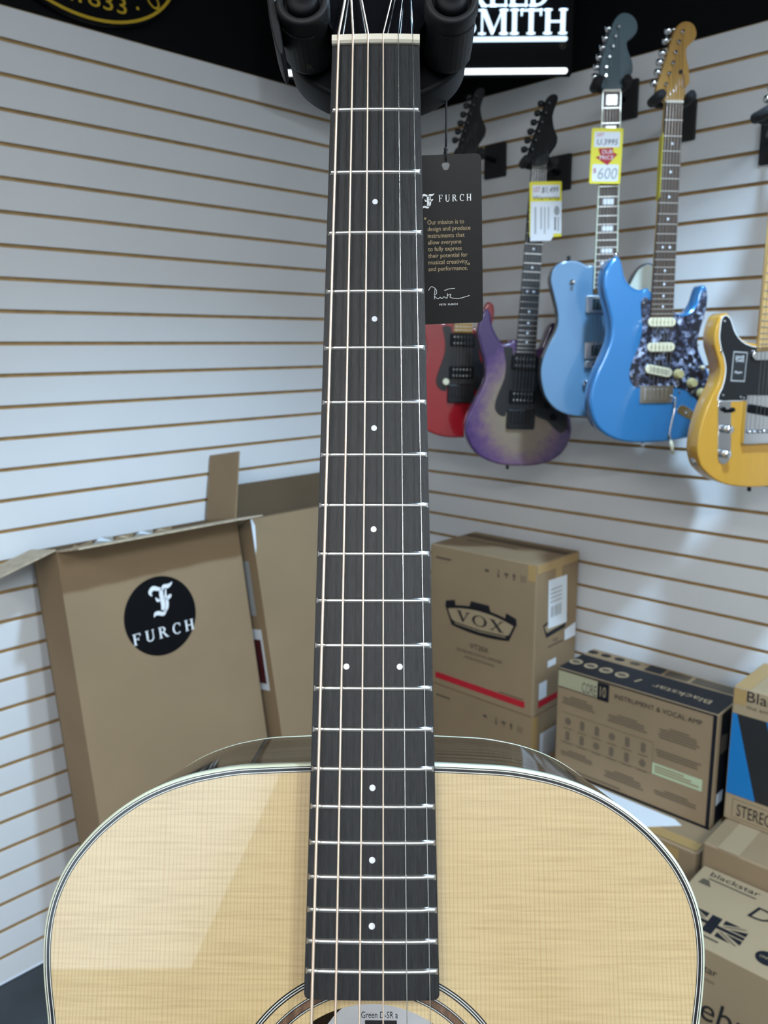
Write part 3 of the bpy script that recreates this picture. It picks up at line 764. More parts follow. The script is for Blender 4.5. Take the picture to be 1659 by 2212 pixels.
# ------------------------------------------------------------------ hang tag on the right of the neck
TY = 0.515
k_ = TY / 0.478
def tz(z): return CAM_H + (z - CAM_H) * k_
tg = tag(empty('hang_tag', T(0.0357 * k_, TY, tz(1.7561)) @ RX @ Matrix.Rotation(R(1.6), 4, 'Z')), 'black paper hang tag printed with white and tan lettering beside the neck', 'tag')
tw = 0.0212 ; t_up = 0.0063; t_dn = -0.0917
oc = rrect(-tw, tw, t_dn, t_up, 0.0030, 4)
oc2 = []
for i in range(len(oc)):
    for q in range(3):
        a_, c_ = oc[i], oc[(i + 1) % len(oc)]; oc2.append((a_[0] + (c_[0] - a_[0]) * q / 3, a_[1] + (c_[1] - a_[1]) * q / 3))
hr_ = 0.0024
hl = [(hr_ * math.cos(math.atan2(y, x)), hr_ * math.sin(math.atan2(y, x))) for x, y in oc2]
b = MB()
b.loops([[(x, y, 0) for x, y in hl], [(x, y, 0) for x, y in oc2]], 0, False, (False, False))
b.loops([[(x, y, 0) for x, y in oc2], [(x, y, -0.0007) for x, y in oc2]], 1, False, (False, False))
b.loops([[(x, y, -0.0007) for x, y in oc2], [(x, y, -0.0007) for x, y in hl]], 0, False, (False, False))
b.loops([[(x, y, -0.0007) for x, y in hl], [(x, y, 0) for x, y in hl]], 1, False, (False, False))
card = b.build('card', ['tag_card', 'tag_edge'], tg)
Xv, Yv = (1, 0, 0), (0, 1, 0)
lz = 0.00025
def tx(x): return (x - 0.0357) * k_
def ty(z): return (z - 1.7561) * k_
lay('emblem', blackletter_f(), card, (tx(0.0218), ty(1.7340), lz), Xv, Yv, h=0.0084, w=0.0078, material='white_print')
serif('lettering', 'FURCH', card, (tx(0.0314), ty(1.7372), lz), Xv, Yv, h=0.0041, w=0.0196, material='white_print', gap=0.42)
lines = ['Our mission is to', 'design and produce', 'instruments that', 'allow everyone', 'to fully express', 'their potential for', 'musical creativity', 'and performance.']
wd = [0.0205, 0.0240, 0.0207, 0.0188, 0.0190, 0.0222, 0.0221, 0.0222]
for i, s_ in enumerate(lines):
    desc = any(c in s_ for c in 'gpy')
    text('lettering', s_, card, (tx(0.0248), ty(1.7254) - i * 0.003875 - (0.0007 if desc else 0), lz), Xv, Yv, w=wd[i] * k_, h=0.0033 if desc else 0.0026, material='tan_print')
for sx_, x_, y_ in ((1, 0.0229, 1.7281), (1, 0.0468, 1.7029)):
    for d in (0, 0.0008):
        patch('quote_mark', card, (tx(x_) + d, ty(y_), 0), Xv, Yv, [(0, 0), (0.0004, 0), (0.0007, 0.0013), (0.0002, 0.0013)], 'tan_print', lz)
def ribbon2(pts, w_, z):
    b = MB(); pts = smooth(pts, 4, False); l = []; r_ = []
    for i in range(len(pts)):
        d = (Vector(pts[min(i + 1, len(pts) - 1)]) - Vector(pts[max(i - 1, 0)])).normalized(); nn = Vector((-d.y, d.x)) * w_ / 2; q = Vector(pts[i])
        l.append(tuple(q + nn) + (z,)); r_.append(tuple(q - nn) + (z,))
    for i in range(len(pts) - 1): b.add([l[i], r_[i], r_[i + 1], l[i + 1]], [(0, 1, 2, 3)])
    return b
sg = [[(0.0245, 1.6898), (0.0262, 1.6918), (0.0287, 1.6903), (0.0290, 1.6880), (0.0278, 1.6868), (0.0296, 1.6850), (0.0310, 1.6858), (0.0320, 1.6850), (0.0332, 1.6860), (0.0345, 1.6852), (0.0356, 1.6868), (0.0372, 1.6872), (0.0366, 1.6858), (0.0385, 1.6850), (0.0420, 1.6848), (0.0478, 1.6862)],
      [(0.0283, 1.6908), (0.0279, 1.6880), (0.0277, 1.6848)], [(0.0334, 1.6893), (0.0360, 1.6902), (0.0395, 1.6904)], [(0.0352, 1.6878), (0.0350, 1.6850)]]
for q in sg:
    ribbon2([(tx(x), ty(z)) for x, z in q], 0.00028, lz).build('signature_stroke', 'white_print', card)
text('lettering', 'PETR  FURCH', card, (tx(0.0305), ty(1.6812), lz), Xv, Yv, h=0.0011, w=0.0112, material='white_print')
b = MB()
b.tube([(0, 0.0028, -0.0012), (0.0002, 0.0030, 0.0010), (0.0004, 0.0075, 0.0012), (0.0003, 0.009, 0.0)], 0.0006, 8)
b.tube([(0, 0.0028, -0.0012), (-0.0005, 0.0075, -0.0012), (0.0003, 0.009, 0.0)], 0.0006, 8)
b.tube([(0.0003, 0.0085, 0), (0.0007, 0.020, 0), (0.0010, 0.032, 0.0), (0.0010, 0.044, 0.0)], 0.00065, 8)
b.lathe((0.0003, 0.0078, 0), (0, 1, 0), [(0.0006, 0), (0.0012, 0.0006), (0.0012, 0.0018), (0.0006, 0.0024)], 10)
note(b.build('cord', 'cord_black', tg), 'black elastic cord')

# ------------------------------------------------------------------ electric guitars on the right wall
# outlines in millimetres: x right, y up from the nut
SH = {
'g4': [(-109.9, -335.7), (-99.7, -355.5), (-94, -377.5), (-82.6, -395.4), (-65.8, -407.1), (-49.4, -410.2), (-35.7, -405.9), (-25.9, -414.4), (28.3, -455.2), (45.5, -464.9), (62.1, -465), (75.8, -457.4), (88.8, -440.1), (97.3, -410), (104.8, -399.2), (115.9, -404.6), (121.1, -427.2), (119.5, -453.2), (113, -478.2), (106.2, -498.9), (100.8, -524.1), (104.8, -545), (114.9, -568.4), (127.4, -589.6), (146.9, -623.5), (162.2, -663.2), (164.1, -703.2), (149.5, -737.3), (120.4, -759.7), (53.9, -771.9), (11.6, -775.5), (-30.8, -775.7), (-73, -772.4), (-110.7, -760.7), (-138.9, -741.3), (-157.1, -714.6), (-167, -678), (-166.5, -651.4), (-160.8, -622.7), (-149.3, -592.1), (-134, -558.9), (-123.3, -528.1), (-120.6, -497.8), (-126.3, -467.8), (-135.8, -437.9), (-144.1, -407.2), (-145.4, -380.5), (-138.6, -355.7), (-125.7, -340)],
'g4pg': [(-50.7, -447.6), (-49.3, -432.6), (-39.7, -427.2), (-26.8, -437.6), (-22.5, -470.2), (28.1, -470.3), (30, -462.7), (48.2, -470.4), (68.3, -469.3), (84.1, -458), (96.9, -437.7), (103.6, -414.8), (111.7, -412.1), (116, -437.7), (113.6, -460.7), (108.6, -483.6), (102.1, -509.3), (98.8, -529.6), (101.5, -550.5), (110.3, -571.7), (122.1, -592.6), (134.3, -617.7), (149.1, -651.7), (147.4, -677.8), (127.5, -688.8), (98.8, -663.4), (74.6, -647.2), (42.9, -641.1), (-38.5, -639.9), (-58.3, -634.9), (-69.3, -619.1), (-70.5, -598.5), (-64.7, -575), (-53.2, -549.3), (-46.4, -523.8), (-43.7, -498.2), (-46.9, -472.9)],
'g4hs': [(-42.9, 24), (-33.9, 57.2), (-25.7, 85.3), (-17.6, 113.2), (-11.4, 136.3), (-5.1, 153.6), (3.3, 164.8), (14.7, 170.4), (28.3, 170.1), (38.7, 163.9), (45.1, 151.8), (44.8, 139.9), (37.8, 129.7), (27.3, 120.7), (23.5, 111.5), (25.8, 94.3), (31.5, 76.8), (34.9, 59.5), (35.5, 44.1), (26.3, 31.1), (23.1, 3.8), (-19.3, 2.4)],
'g3': [(-25.2, -405.8), (-41.8, -403.4), (-55.5, -395.4), (-69.7, -390.3), (-88.9, -388.5), (-108.2, -391.7), (-124.2, -400.5), (-133.1, -415), (-135.9, -436.4), (-130.4, -460.3), (-122.4, -489.9), (-116.2, -516.3), (-115.3, -543.9), (-121.5, -565.2), (-134.5, -590.1), (-147.9, -619.7), (-155.4, -649.5), (-155.7, -677.8), (-150.7, -705.2), (-141.5, -730.8), (-123.8, -753.1), (-103.5, -767.7), (-74.7, -777.6), (-40.2, -781.5), (13.2, -784.3), (73.6, -782.4), (127.4, -770.8), (155.9, -741.1), (163.1, -699.4), (150.7, -652), (123.8, -599.1), (112.1, -558.4), (113.7, -523.9), (122.9, -478.2), (132.1, -432.9), (127.1, -407), (112.5, -396.8), (98.7, -401.2), (80, -421.2), (67.2, -446), (52.1, -473.1), (32.4, -477.5)],
'g3hs': [(-20.5, 7.9), (-29.5, 35.4), (-28.6, 64), (-22, 89.4), (-15.3, 113), (-7, 136.8), (-0.7, 154.8), (8.6, 168.3), (22, 174.6), (38.1, 171.5), (50.7, 161.4), (57, 147.3), (55.1, 130.8), (44.7, 120.3), (34.1, 112.7), (33.6, 101.8), (37.9, 88.9), (46.3, 70.6), (49.4, 50.1), (45.1, 36.8), (33.3, 26), (23.1, 7.6)],
'g2': [(-113.5, -350.6), (-103.4, -365.4), (-101.6, -384), (-94.4, -405.9), (-82.5, -427.7), (-68.2, -442.8), (-48.1, -441.7), (-35.8, -434.3), (28.3, -461.2), (48.6, -436.2), (60.6, -402.4), (72, -388.7), (85.3, -395), (89.8, -411.3), (86.7, -436.4), (79.9, -468), (77.2, -506.1), (83.9, -544.5), (98.5, -583.4), (121.4, -622.6), (135.4, -672.6), (134, -706.8), (121.6, -738.4), (102.1, -760.7), (72.9, -777.4), (32.6, -786.8), (-20, -787.1), (-63.8, -783.4), (-102.2, -771.2), (-137.2, -750.7), (-157.5, -724), (-169.7, -695), (-171.4, -667.6), (-164.2, -641.8), (-150.4, -614.2), (-133.8, -581), (-120.4, -553.7), (-114.7, -525.7), (-118, -492.8), (-127.1, -462.5), (-136.1, -429.8), (-139.7, -405.6), (-134, -378.9), (-124.9, -360)],
'g2hs': [(38.3, 188.8), (30.2, 172.9), (17.7, 133.3), (2.8, 92.2), (-9.3, 56.6), (-13.2, 38.2), (-3.9, 19.9), (40, 20.3), (45.5, 44.6), (62.3, 66.6), (66.6, 88.9), (57.1, 109.4), (51.1, 140.6), (58.9, 166.7), (64.5, 183.6), (60.5, 193.6), (49.3, 194.6)],
'g2pg': [(-64.8, -454.2), (-39.9, -456.9), (-34.2, -479.6), (26.3, -480.2), (40.6, -518.5), (47.1, -556.9), (72.4, -598.5), (106.8, -628.9), (121.2, -655.3), (120.9, -681.5), (106.6, -695.8), (88.7, -684.9), (60.9, -658.3), (31.2, -647.3), (19.9, -627.6), (-49.2, -626.6), (-56.8, -643.4), (-72.7, -641.9), (-86.3, -626.1), (-86.7, -604.1), (-76.7, -574.7), (-61.7, -536.5), (-58.6, -498.4), (-63.1, -473.1)],
'g5pg': [(-111.3, -394.8), (-118.8, -400.6), (-121.3, -412.3), (-121.8, -427), (-121.7, -441.7), (-115.8, -463.3), (-105.9, -484.8), (-100.5, -506.2), (-101, -528.2), (-106.1, -549.9), (-114.9, -574.9), (-79.1, -577.1), (-46, -576.5), (-44.5, -566.7), (81.1, -565.3), (84.1, -513.8), (71.7, -478), (40.6, -469.6), (-19.8, -464.1), (-54.7, -455.9), (-75.9, -441.9), (-89.1, -424.1), (-99.1, -402.6)],
}
def rot_pts(pts, o, deg):
    c_, s_ = math.cos(R(deg)), math.sin(R(deg))
    return [((x - o[0]) * c_ - (y - o[1]) * s_, (x - o[0]) * s_ + (y - o[1]) * c_) for x, y in pts]
tele_right = [(-22, -774.7), (31, -775.7), (80, -772), (120, -758), (148, -730), (160, -695), (158, -655), (146, -612), (128, -570), (117, -530), (118, -495), (126, -462), (130, -430), (122, -404), (106, -398), (88, -412), (70, -440), (50, -458), (28, -464)]
SH['g5'] = [(-108.3, -388.9), (-118.3, -392.8), (-124.6, -399.7), (-130.7, -416.2), (-134.1, -437.7), (-131.2, -458.9), (-122.8, -480.1), (-114.8, -502.0), (-113.0, -523.7), (-118.7, -545.0), (-130.4, -566.9), (-141.1, -592.9), (-153.9, -636.2), (-157.4, -681.2), (-152.0, -705.2), (-141.0, -726.5), (-110.6, -750.9), (-75.8, -766.2)] + tele_right + [(-14.2, -460.1), (-30.2, -454.0), (-55.3, -449.9), (-76.4, -436.0), (-88.2, -420.7), (-97.1, -398.7)]
G2O = (18, 8)
for k in ('g2', 'g2hs', 'g2pg'): SH[k] = rot_pts(SH[k], G2O, 2.8)

def gframe(pos, a, roll=0.0):
    return T(*pos) @ Matrix.Rotation(R(-a), 4, 'Z') @ RX @ Matrix.Rotation(R(roll), 4, 'Z')
BODY_Z = -0.010
def prism(name, parent, outline, z0, z1, mats, bev=0.0, seg=3, side=False, back_bev=None):
    b = MB(); b.slab(outline, z0, z1, bev, seg, 0, 1 if side else None, back_bev)
    return b.build(name, mats, parent)
def cylz(name, parent, x, y, z0, h, r, m_, n=16, r2=None):
    b = MB(); b.lathe((x, y, z0), (0, 0, 1), [(r, 0), (r, h * 0.8), ((r if r2 is None else r2) * 0.85, h)], n); return b.build(name, m_, parent)
def electric(label, mw, body, body_mats, bev, hsd, hs_mat, board_mat, neck_mat, pegs, peg_mat, posts, heel, bridge_y, dots='dot', nut_mat='bone', strings_to=None, thick=0.044, hs_pts=None):
    g = tag(empty('electric_guitar', mw), label, 'guitar', 'electric guitars on the right wall')
    bd = prism('body', g, smooth(mm(body), 3), BODY_Z - thick, BODY_Z, body_mats, bev, 4, True)
    nw, hwid = 0.021, 0.028
    def w_at(y): return nw + (hwid - nw) * (-y / 0.48)
    # neck shaft
    b = MB(); rings = []
    for y in (0.006, -0.12, -0.25, -heel - 0.01):
        w_ = w_at(y); rings.append([(w_ * math.cos(PI * k / 10), y, -0.0055 - 0.0185 * math.sin(PI * k / 10) ** 0.8) for k in range(11)])
    b.loops(rings, smooth=True); b.build('neck', neck_mat, g)
    b = MB()
    b.hexa([(-w_at(0), 0, -0.0056), (w_at(0), 0, -0.0056), (w_at(-heel), -heel, -0.0056), (-w_at(-heel), -heel, -0.0056), (-w_at(0), 0, 0), (w_at(0), 0, 0), (w_at(-heel), -heel, 0), (-w_at(-heel), -heel, 0)][::1])
    b.build('fretboard', board_mat, g)
    n = 1
    while 0.648 * (1 - 2 ** (-n / 12)) < heel - 0.004 and n <= 24:
        y = -0.648 * (1 - 2 ** (-n / 12)); b = MB(); b.box(-w_at(y), w_at(y), y - 0.001, y + 0.001, -0.0003, 0.0010); b.build('fret', 'nickel', g); n += 1
    for f in (1, 3, 5, 7, 9, 12, 15, 17, 19, 21):
        if f >= n: break
        y = -0.648 * (2 - 2 ** (-f / 12) - 2 ** (-(f - 1) / 12)) / 2
        if dots == 'block':
            hh = 0.648 * (2 ** (-(f - 1) / 12) - 2 ** (-f / 12)) * 0.30
            b = MB(); b.box(-0.0125 - 0.002 * f / 12, 0.0125 + 0.002 * f / 12, y - hh, y + hh, -0.0002, 0.0004); b.build('inlay', 'pearl', g)
        elif f > 1:
            for x in ((0,) if f != 12 else (-0.009, 0.009)):
                b = MB(); b.lathe((x, y, -0.0002), (0, 0, 1), [(0.0031, 0), (0.0031, 0.0006), (0.0025, 0.0007)], 12); b.build('inlay', 'pearl', g)
    b = MB(); b.box(-nw, nw, 0, 0.005, -0.005, 0.0022); b.build('nut', nut_mat, g)
    hs = prism('headstock', g, smooth(mm(hsd), 2), -0.0185, -0.0045, hs_mat, 0.0015, 2)
    for i, (x, y) in enumerate(pegs):
        x, y = x / 1000, y / 1000
        b = MB(); b.cyl((x + 0.012, y - 0.003, -0.0125), (1, 0.25, 0), 0.0025, 0.016, 8)
        b.lathe((x + 0.014, y - 0.0025, -0.0125), (-1, -0.25, 0), [(0.0035, 0.0), (0.0075, 0.004), (0.0085, 0.010), (0.007, 0.016), (0.003, 0.0175)], 12)
        b.build('tuning_peg', peg_mat, g)
    for x, y in posts:
        cylz('tuner_post', g, x / 1000, y / 1000, -0.0050, 0.008, 0.0042, peg_mat, 12, 0.003)
    for k in range(6):
        x0 = -0.0175 + 0.035 * k / 5; x1 = -0.026 + 0.052 * k / 5
        px_, py_ = (posts[5 - k] if len(posts) == 6 else (x0 * 1000, 30))
        b = MB(); b.tube([(px_ / 1000, py_ / 1000, -0.001), (x0, 0.003, 0.0026), (x1, -bridge_y, 0.0065)], 0.00035 if k > 2 else 0.0005, 5); b.build('string', 'steel_plain', g)
    return g, bd

# 1 red one, farthest into the corner, half hidden by the hang tag
G1M = gframe((0.2514, 2.46, 2.1850), -3, -1.5)
superpegs = rot_pts([(15.8, 177.9), (7.5, 154.4), (-2.0, 131.7), (-10.3, 109.0), (-17.6, 87.2), (-26.0, 64.4)], G2O, 2.8)
superposts = [(x + 24, y - 6) for x, y in superpegs]
g1, bd = electric('red electric guitar with black hardware nearest the corner behind the hang tag', G1M, SH['g2'], ['red_paint', 'red_paint'], 0.006, SH['g2hs'], 'black_satin', 'maple_amber', 'maple_amber', superpegs, 'black_metal', superposts, 0.482, 0.645)
note(bd, 'glossy red body')
SUPER_PG = SH['g2pg']
prism('pickguard', g1, smooth(mm(SUPER_PG), 2), BODY_Z, BODY_Z + 0.002, 'pickguard_black', 0.0005, 1)
def superstrat_parts(g, knob_mat):
    for y in (-0.505, -0.600):
        b = MB(); b.slab(rrect(-0.037, 0.037, y - 0.019, y + 0.019, 0.004), BODY_Z, BODY_Z + 0.009, 0.002, 2); pu = b.build('pickup', 'black_plastic', g)
        for k in range(6):
            for dy in (-0.009, 0.009):
                cylz('pole_screw', pu, -0.025 + 0.01 * k, y + dy, BODY_Z + 0.0088, 0.0012, 0.0026, 'chrome', 8)
    b = MB(); b.slab(rrect(-0.040, 0.040, -0.690, -0.635, 0.005), BODY_Z, BODY_Z + 0.012, 0.003, 2); br = b.build('bridge', 'black_metal', g)
    for k in range(6):
        b = MB(); b.box(-0.030 + 0.0105 * k, -0.0215 + 0.0105 * k, -0.672, -0.642, BODY_Z + 0.010, BODY_Z + 0.017); b.build('saddle', 'black_metal', br)
    for x, y in ((0.095, -0.655), (0.075, -0.622)):
        b = MB(); b.lathe((x, y, BODY_Z), (0, 0, 1), [(0.009, 0), (0.009, 0.012), (0.007, 0.0135)], 18); b.build('knob', knob_mat, g)
superstrat_parts(g1, 'black_plastic')
cylz('knob', g1, -0.047, -0.628, BODY_Z, 0.016, 0.010, 'cream_plastic', 20)
cylz('strap_button', g1, 0.0, -0.785, -0.035, 0.008, 0.006, 'black_metal')

# 2 purple burst
p2 = Vector((0.402, 2.292, 2.1125)); a2 = -5
r2 = Vector((math.cos(R(a2)), -math.sin(R(a2)), 0))
G2U = gframe(p2, a2)
G2M = gframe(p2 + r2 * 0.018 + Vector((0, 0, 0.008)), a2, -2.8)
g2, bd = electric('purple burst electric guitar with black pickguard and pointed black headstock', G2M, SH['g2'], ['purple_burst', 'purple_burst'], 0.006, SH['g2hs'], 'black_satin', 'ebony_far', 'neck_dark', superpegs, 'black_metal', superposts, 0.482, 0.645, nut_mat='black_plastic')
note(bd, 'purple burst body with pale burl centre')
prism('pickguard', g2, smooth(mm(SUPER_PG), 2), BODY_Z, BODY_Z + 0.002, 'pickguard_black', 0.0005, 1)
superstrat_parts(g2, 'black_plastic')
b = MB(); b.cyl((-0.022, -0.792, -0.030), (0, -1, 0), 0.0045, 0.016, 10); b.build('strap_button', 'black_metal', g2)
b = MB(); b.cyl((-0.128, -0.352, -0.030), (0, 1, 0), 0.0045, 0.014, 10); b.build('strap_button', 'chrome', g2)

# 3 pale blue, chrome pickups, block inlays
G3M = gframe((0.5582, 2.12, 2.2602), 0, 0.6)
pegs3 = [(-14.9, 147.9), (-21.0, 127.0), (-27.1, 106.9), (-34.2, 85.8), (-40.3, 63.7), (-44.4, 42.4)]
posts3 = [(11.3, 143.2), (4.3, 122.3), (-0.7, 100.3), (-8.6, 77.3), (-15.7, 55.2), (-16.0, 36)]
g3, bd = electric('pale blue electric guitar with chrome pickups and grey-blue headstock', G3M, SH['g3'], ['tele_blue', 'body_teal_side'], 0.0035, SH['g3hs'], 'headstock_blue', 'rosewood_board', 'maple_amber', pegs3, 'chrome', posts3, 0.460, 0.642, dots='block')
note(bd, 'pale blue body with dark sides')
for s_ in (-1, 1):
    b = MB(); b.hexa([(s_ * 0.0215 - .0012, 0, -.006), (s_ * 0.0215 + .0012, 0, -.006), (s_ * 0.0282 + .0012, -.46, -.006), (s_ * 0.0282 - .0012, -.46, -.006), (s_ * 0.0215 - .0012, 0, .0003), (s_ * 0.0215 + .0012, 0, .0003), (s_ * 0.0282 + .0012, -.46, .0003), (s_ * 0.0282 - .0012, -.46, .0003)]); b.build('neck_binding', 'binding_cream', g3)
pg3 = smooth(mm([(40, -470), (58, -462), (72, -436), (84, -415), (100, -404), (112, -402), (122, -410), (126, -432), (116, -478), (108, -522), (108, -558), (118, -600), (142, -655), (150, -700), (120, -712), (80, -690), (60, -620), (48, -500)]), 2)
prism('pickguard', g3, pg3, BODY_Z, BODY_Z + 0.002, 'pickguard_mint', 0.0004, 1)
for y in (-0.497, -0.612):
    b = MB(); b.slab(rrect(-0.046, 0.046, y - 0.0215, y + 0.0215, 0.004), BODY_Z, BODY_Z + 0.0085, 0.0015, 2); pu = b.build('pickup', 'nickel', g3)
    b = MB(); b.slab(rrect(-0.031, 0.031, y - 0.014, y + 0.014, 0.002), BODY_Z + 0.0085, BODY_Z + 0.0092, 0, 1); b.build('pickup_insert', 'body_teal_side', pu)
    for k in range(3): cylz('pole_screw', pu, -0.020 + 0.010 * k, y + 0.008, BODY_Z + 0.009, 0.001, 0.0024, 'chrome', 8)
b = MB(); b.slab(rrect(-0.045, 0.045, -0.656, -0.638, 0.004), BODY_Z, BODY_Z + 0.010, 0.002, 2); br = b.build('bridge', 'nickel', g3)
for k in range(6): cylz('saddle', br, -0.026 + 0.0104 * k, -0.647, BODY_Z + 0.009, 0.004, 0.0042, 'chrome', 10)
b = MB(); b.slab(rrect(-0.048, 0.048, -0.704, -0.686, 0.008), BODY_Z, BODY_Z + 0.012, 0.003, 2); b.build('tailpiece', 'chrome', g3)
for s_ in (-1, 1): cylz('tail_stud', g3, s_ * 0.040, -0.695, BODY_Z + 0.010, 0.006, 0.007, 'chrome', 14)
b = MB(); b.lathe((-0.082, -0.441, BODY_Z), (0, 0, 1), [(0.0065, 0), (0.0065, 0.003), (0.002, 0.004), (0.002, 0.012), (0.0045, 0.015), (0.003, 0.019)], 14); b.build('toggle_switch', 'nickel', g3)
b = MB(); b.cyl((-0.088, -0.390, -0.030), (0, 1, 0), 0.0045, 0.014, 10); b.build('strap_button', 'black_metal', g3)

# 4 bright blue with pearl pickguard
G4M = gframe((0.6676, 1.992, 2.1994), -8)
pegs4 = [(-23.3, 158.0), (-27.9, 137.3), (-34.3, 111.3), (-39.1, 92.1), (-42.8, 71.1), (-50.4, 48.2)]
posts4 = [(10.3, 148.3), (2.7, 127.3), (-3.9, 105.5), (-8.5, 83.6), (-16.1, 61.6), (-22.7, 38.6)]
g4, bd = electric('bright metallic blue electric guitar with black pearl pickguard and maple headstock', G4M, SH['g4'], ['strat_blue', 'strat_blue'], 0.0075, SH['g4hs'], 'maple_amber', 'rosewood_board', 'maple_amber', pegs4, 'chrome', posts4, 0.472, 0.648)
note(bd, 'bright metallic blue double cutaway body')
pg = note(prism('pickguard', g4, smooth(mm(SH['g4pg']), 2), BODY_Z - 0.0005, BODY_Z + 0.0022, 'pearloid_black', 0.0006, 1), 'black pearl pickguard')
for x, y in ((-45, -440), (112, -420), (110, -475), (101, -540), (118, -600), (-66, -612), (-52, -555), (34, -466), (60, -652), (138, -650)):
    cylz('pickguard_screw', pg, x / 1000, y / 1000, BODY_Z + 0.002, 0.0012, 0.0026, 'chrome', 8)
for i, (x, y, rz) in enumerate(((1.9, -485.4, 0), (3.2, -544.2, 0), (0.8, -600.4, -11))):
    o_ = rrect(-0.035, 0.035, -0.011, 0.011, 0.0108, 6); o_ = [((px_ * math.cos(R(rz)) - py_ * math.sin(R(rz))) + x / 1000, (px_ * math.sin(R(rz)) + py_ * math.cos(R(rz))) + y / 1000) for px_, py_ in o_]
    pu = note(prism('pickup', g4, o_, BODY_Z + 0.002, BODY_Z + 0.009, 'cream_plastic', 0.0018, 2), 'cream single coil pickup')
    if i < 2:
        for k in range(6): cylz('pole_piece', pu, x / 1000 - 0.025 + 0.01 * k, y / 1000, BODY_Z + 0.0088, 0.0010, 0.0024, 'knob_aged', 8)
    else:
        ca, sa = math.cos(R(rz)), math.sin(R(rz))
        for d in (-0.004, 0.0, 0.004):
            b = MB(); b.poly([(x / 1000 + px_ * ca - (d + py_) * sa, y / 1000 + px_ * sa + (d + py_) * ca, BODY_Z + 0.0093) for px_, py_ in sector(-0.022, 0.026, -0.0006, 0.0006)]); b.build('pickup_blade', 'black_plastic', pu)
for x, y in ((52.7, -608.9), (89.2, -630.6), (116.5, -655.7)):
    b = MB(); b.lathe((x / 1000, y / 1000, BODY_Z + 0.002), (0, 0, 1), [(0.0125, 0), (0.0118, 0.004), (0.0105, 0.005), (0.0095, 0.015), (0.0085, 0.0165)], 24); b.build('knob', 'knob_aged', g4)
b = MB(); b.cyl((0.1065, -0.594, BODY_Z + 0.002), (0.1, 0.1, 1), 0.002, 0.010, 8); b.lathe((0.1072, -0.5935, BODY_Z + 0.010), (0.1, 0.1, 1), [(0.003, 0), (0.0052, 0.004), (0.0045, 0.011), (0.002, 0.013)], 12); b.build('selector_switch', 'cream_plastic', g4)
b = MB(); b.slab(rrect(-0.0415, 0.0435, -0.678, -0.636, 0.002), BODY_Z, BODY_Z + 0.0035, 0.0008, 1); br = b.build('bridge', 'nickel', g4)
for k in range(6):
    b = MB(); b.slab(rrect(-0.0305 + 0.0106 * k, -0.0215 + 0.0106 * k, -0.672, -0.643, 0.001), BODY_Z + 0.003, BODY_Z + 0.0085, 0.0008, 1); b.build('saddle', 'nickel', br)
arm = [(44.5, -665.3), (40.4, -695.2), (32.9, -729.1), (29.1, -753.0), (33.0, -769.2)]
b = MB(); b.tube([(0.036, -0.660, BODY_Z + 0.004), (0.0445, -0.6655, BODY_Z + 0.014)] + [(x / 1000, y / 1000, BODY_Z + 0.020 + 0.002 * i) for i, (x, y) in enumerate(arm[1:])], 0.0024, 8); ta = b.build('tremolo_arm', 'chrome', g4)
b = MB(); b.tube([(0.033, -0.7685, BODY_Z + 0.026), (0.0355, -0.780, BODY_Z + 0.027), (0.0394, -0.8016, BODY_Z + 0.028)], [0.0035, 0.0048, 0.0032], 10); b.build('arm_tip', 'cream_plastic', ta)
jk = smooth(mm([(58, -700), (68, -684), (92, -694), (108, -712), (104, -722), (84, -716)]), 3)
jp = prism('jack_plate', g4, jk, BODY_Z, BODY_Z + 0.002, 'chrome', 0.0005, 1)
cylz('jack_socket', jp, 0.084, -0.704, BODY_Z + 0.0015, 0.004, 0.006, 'chrome')
b = MB(); b.cyl((-0.018, -0.775, -0.030), (0, -1, 0), 0.0042, 0.013, 10); b.build('strap_button', 'chrome', g4)
b = MB(); b.cyl((-0.110, -0.336, -0.030), (0, 1, 0), 0.0042, 0.012, 10); b.build('strap_button', 'chrome', g4)
text('decal', 'Fender', g4, (0.027, 0.034, -0.0042), (-0.15, 1, 0), (-1, -0.15, 0), h=0.010, w=0.030, material='print_maroon')
cylz('string_tree', g4, 0.012, 0.066, -0.0045, 0.004, 0.0045, 'black_metal', 10)

# 5 butterscotch, cut by the right edge of the picture
G5M = gframe((0.8512, 1.82, 2.1157), -14)
g5, bd = electric('butterscotch yellow electric guitar with black pickguard at the right edge', G5M, SH['g5'], ['butterscotch', 'butterscotch'], 0.0035, SH['g4hs'], 'maple_amber', 'maple_pale', 'maple_pale', pegs4, 'chrome', posts4, 0.462, 0.648)
note(bd, 'butterscotch yellow single cutaway body')
pgo = smooth(mm(SH['g5pg']), 2)
b = MB(); b.slab(pgo, BODY_Z, BODY_Z + 0.0020, 0.0006, 1, 0, 0); pg = b.build('pickguard', 'pickguard_black', g5)
b = MB(); o_ = ccw(pgo); i0 = inset(o_, -0.0016)
b.loops([[(x, y, BODY_Z + 0.0012) for x, y in i0], [(x, y, BODY_Z + 0.0013) for x, y in inset(o_, 0.0004)]], smooth=False, caps=(False, False))
b.loops([[(x, y, BODY_Z) for x, y in i0], [(x, y, BODY_Z + 0.0012) for x, y in i0]], smooth=False, caps=(False, False)); b.build('pickguard_edge', 'white_print', pg)
for x, y in ((-113, -406), (-116, -470), (-104, -565), (-58, -570), (-38, -470), (-33, -470)):
    cylz('pickguard_screw', pg, x / 1000, y / 1000, BODY_Z + 0.0018, 0.0012, 0.0028, 'chrome', 8)
lb = patch('care_label', pg, (0, 0, BODY_Z + 0.002), Xv, Yv, [(-0.0860, -0.470), (-0.0500, -0.4725), (-0.0520, -0.537), (-0.0880, -0.535)], 'print_grey', 0.0004)
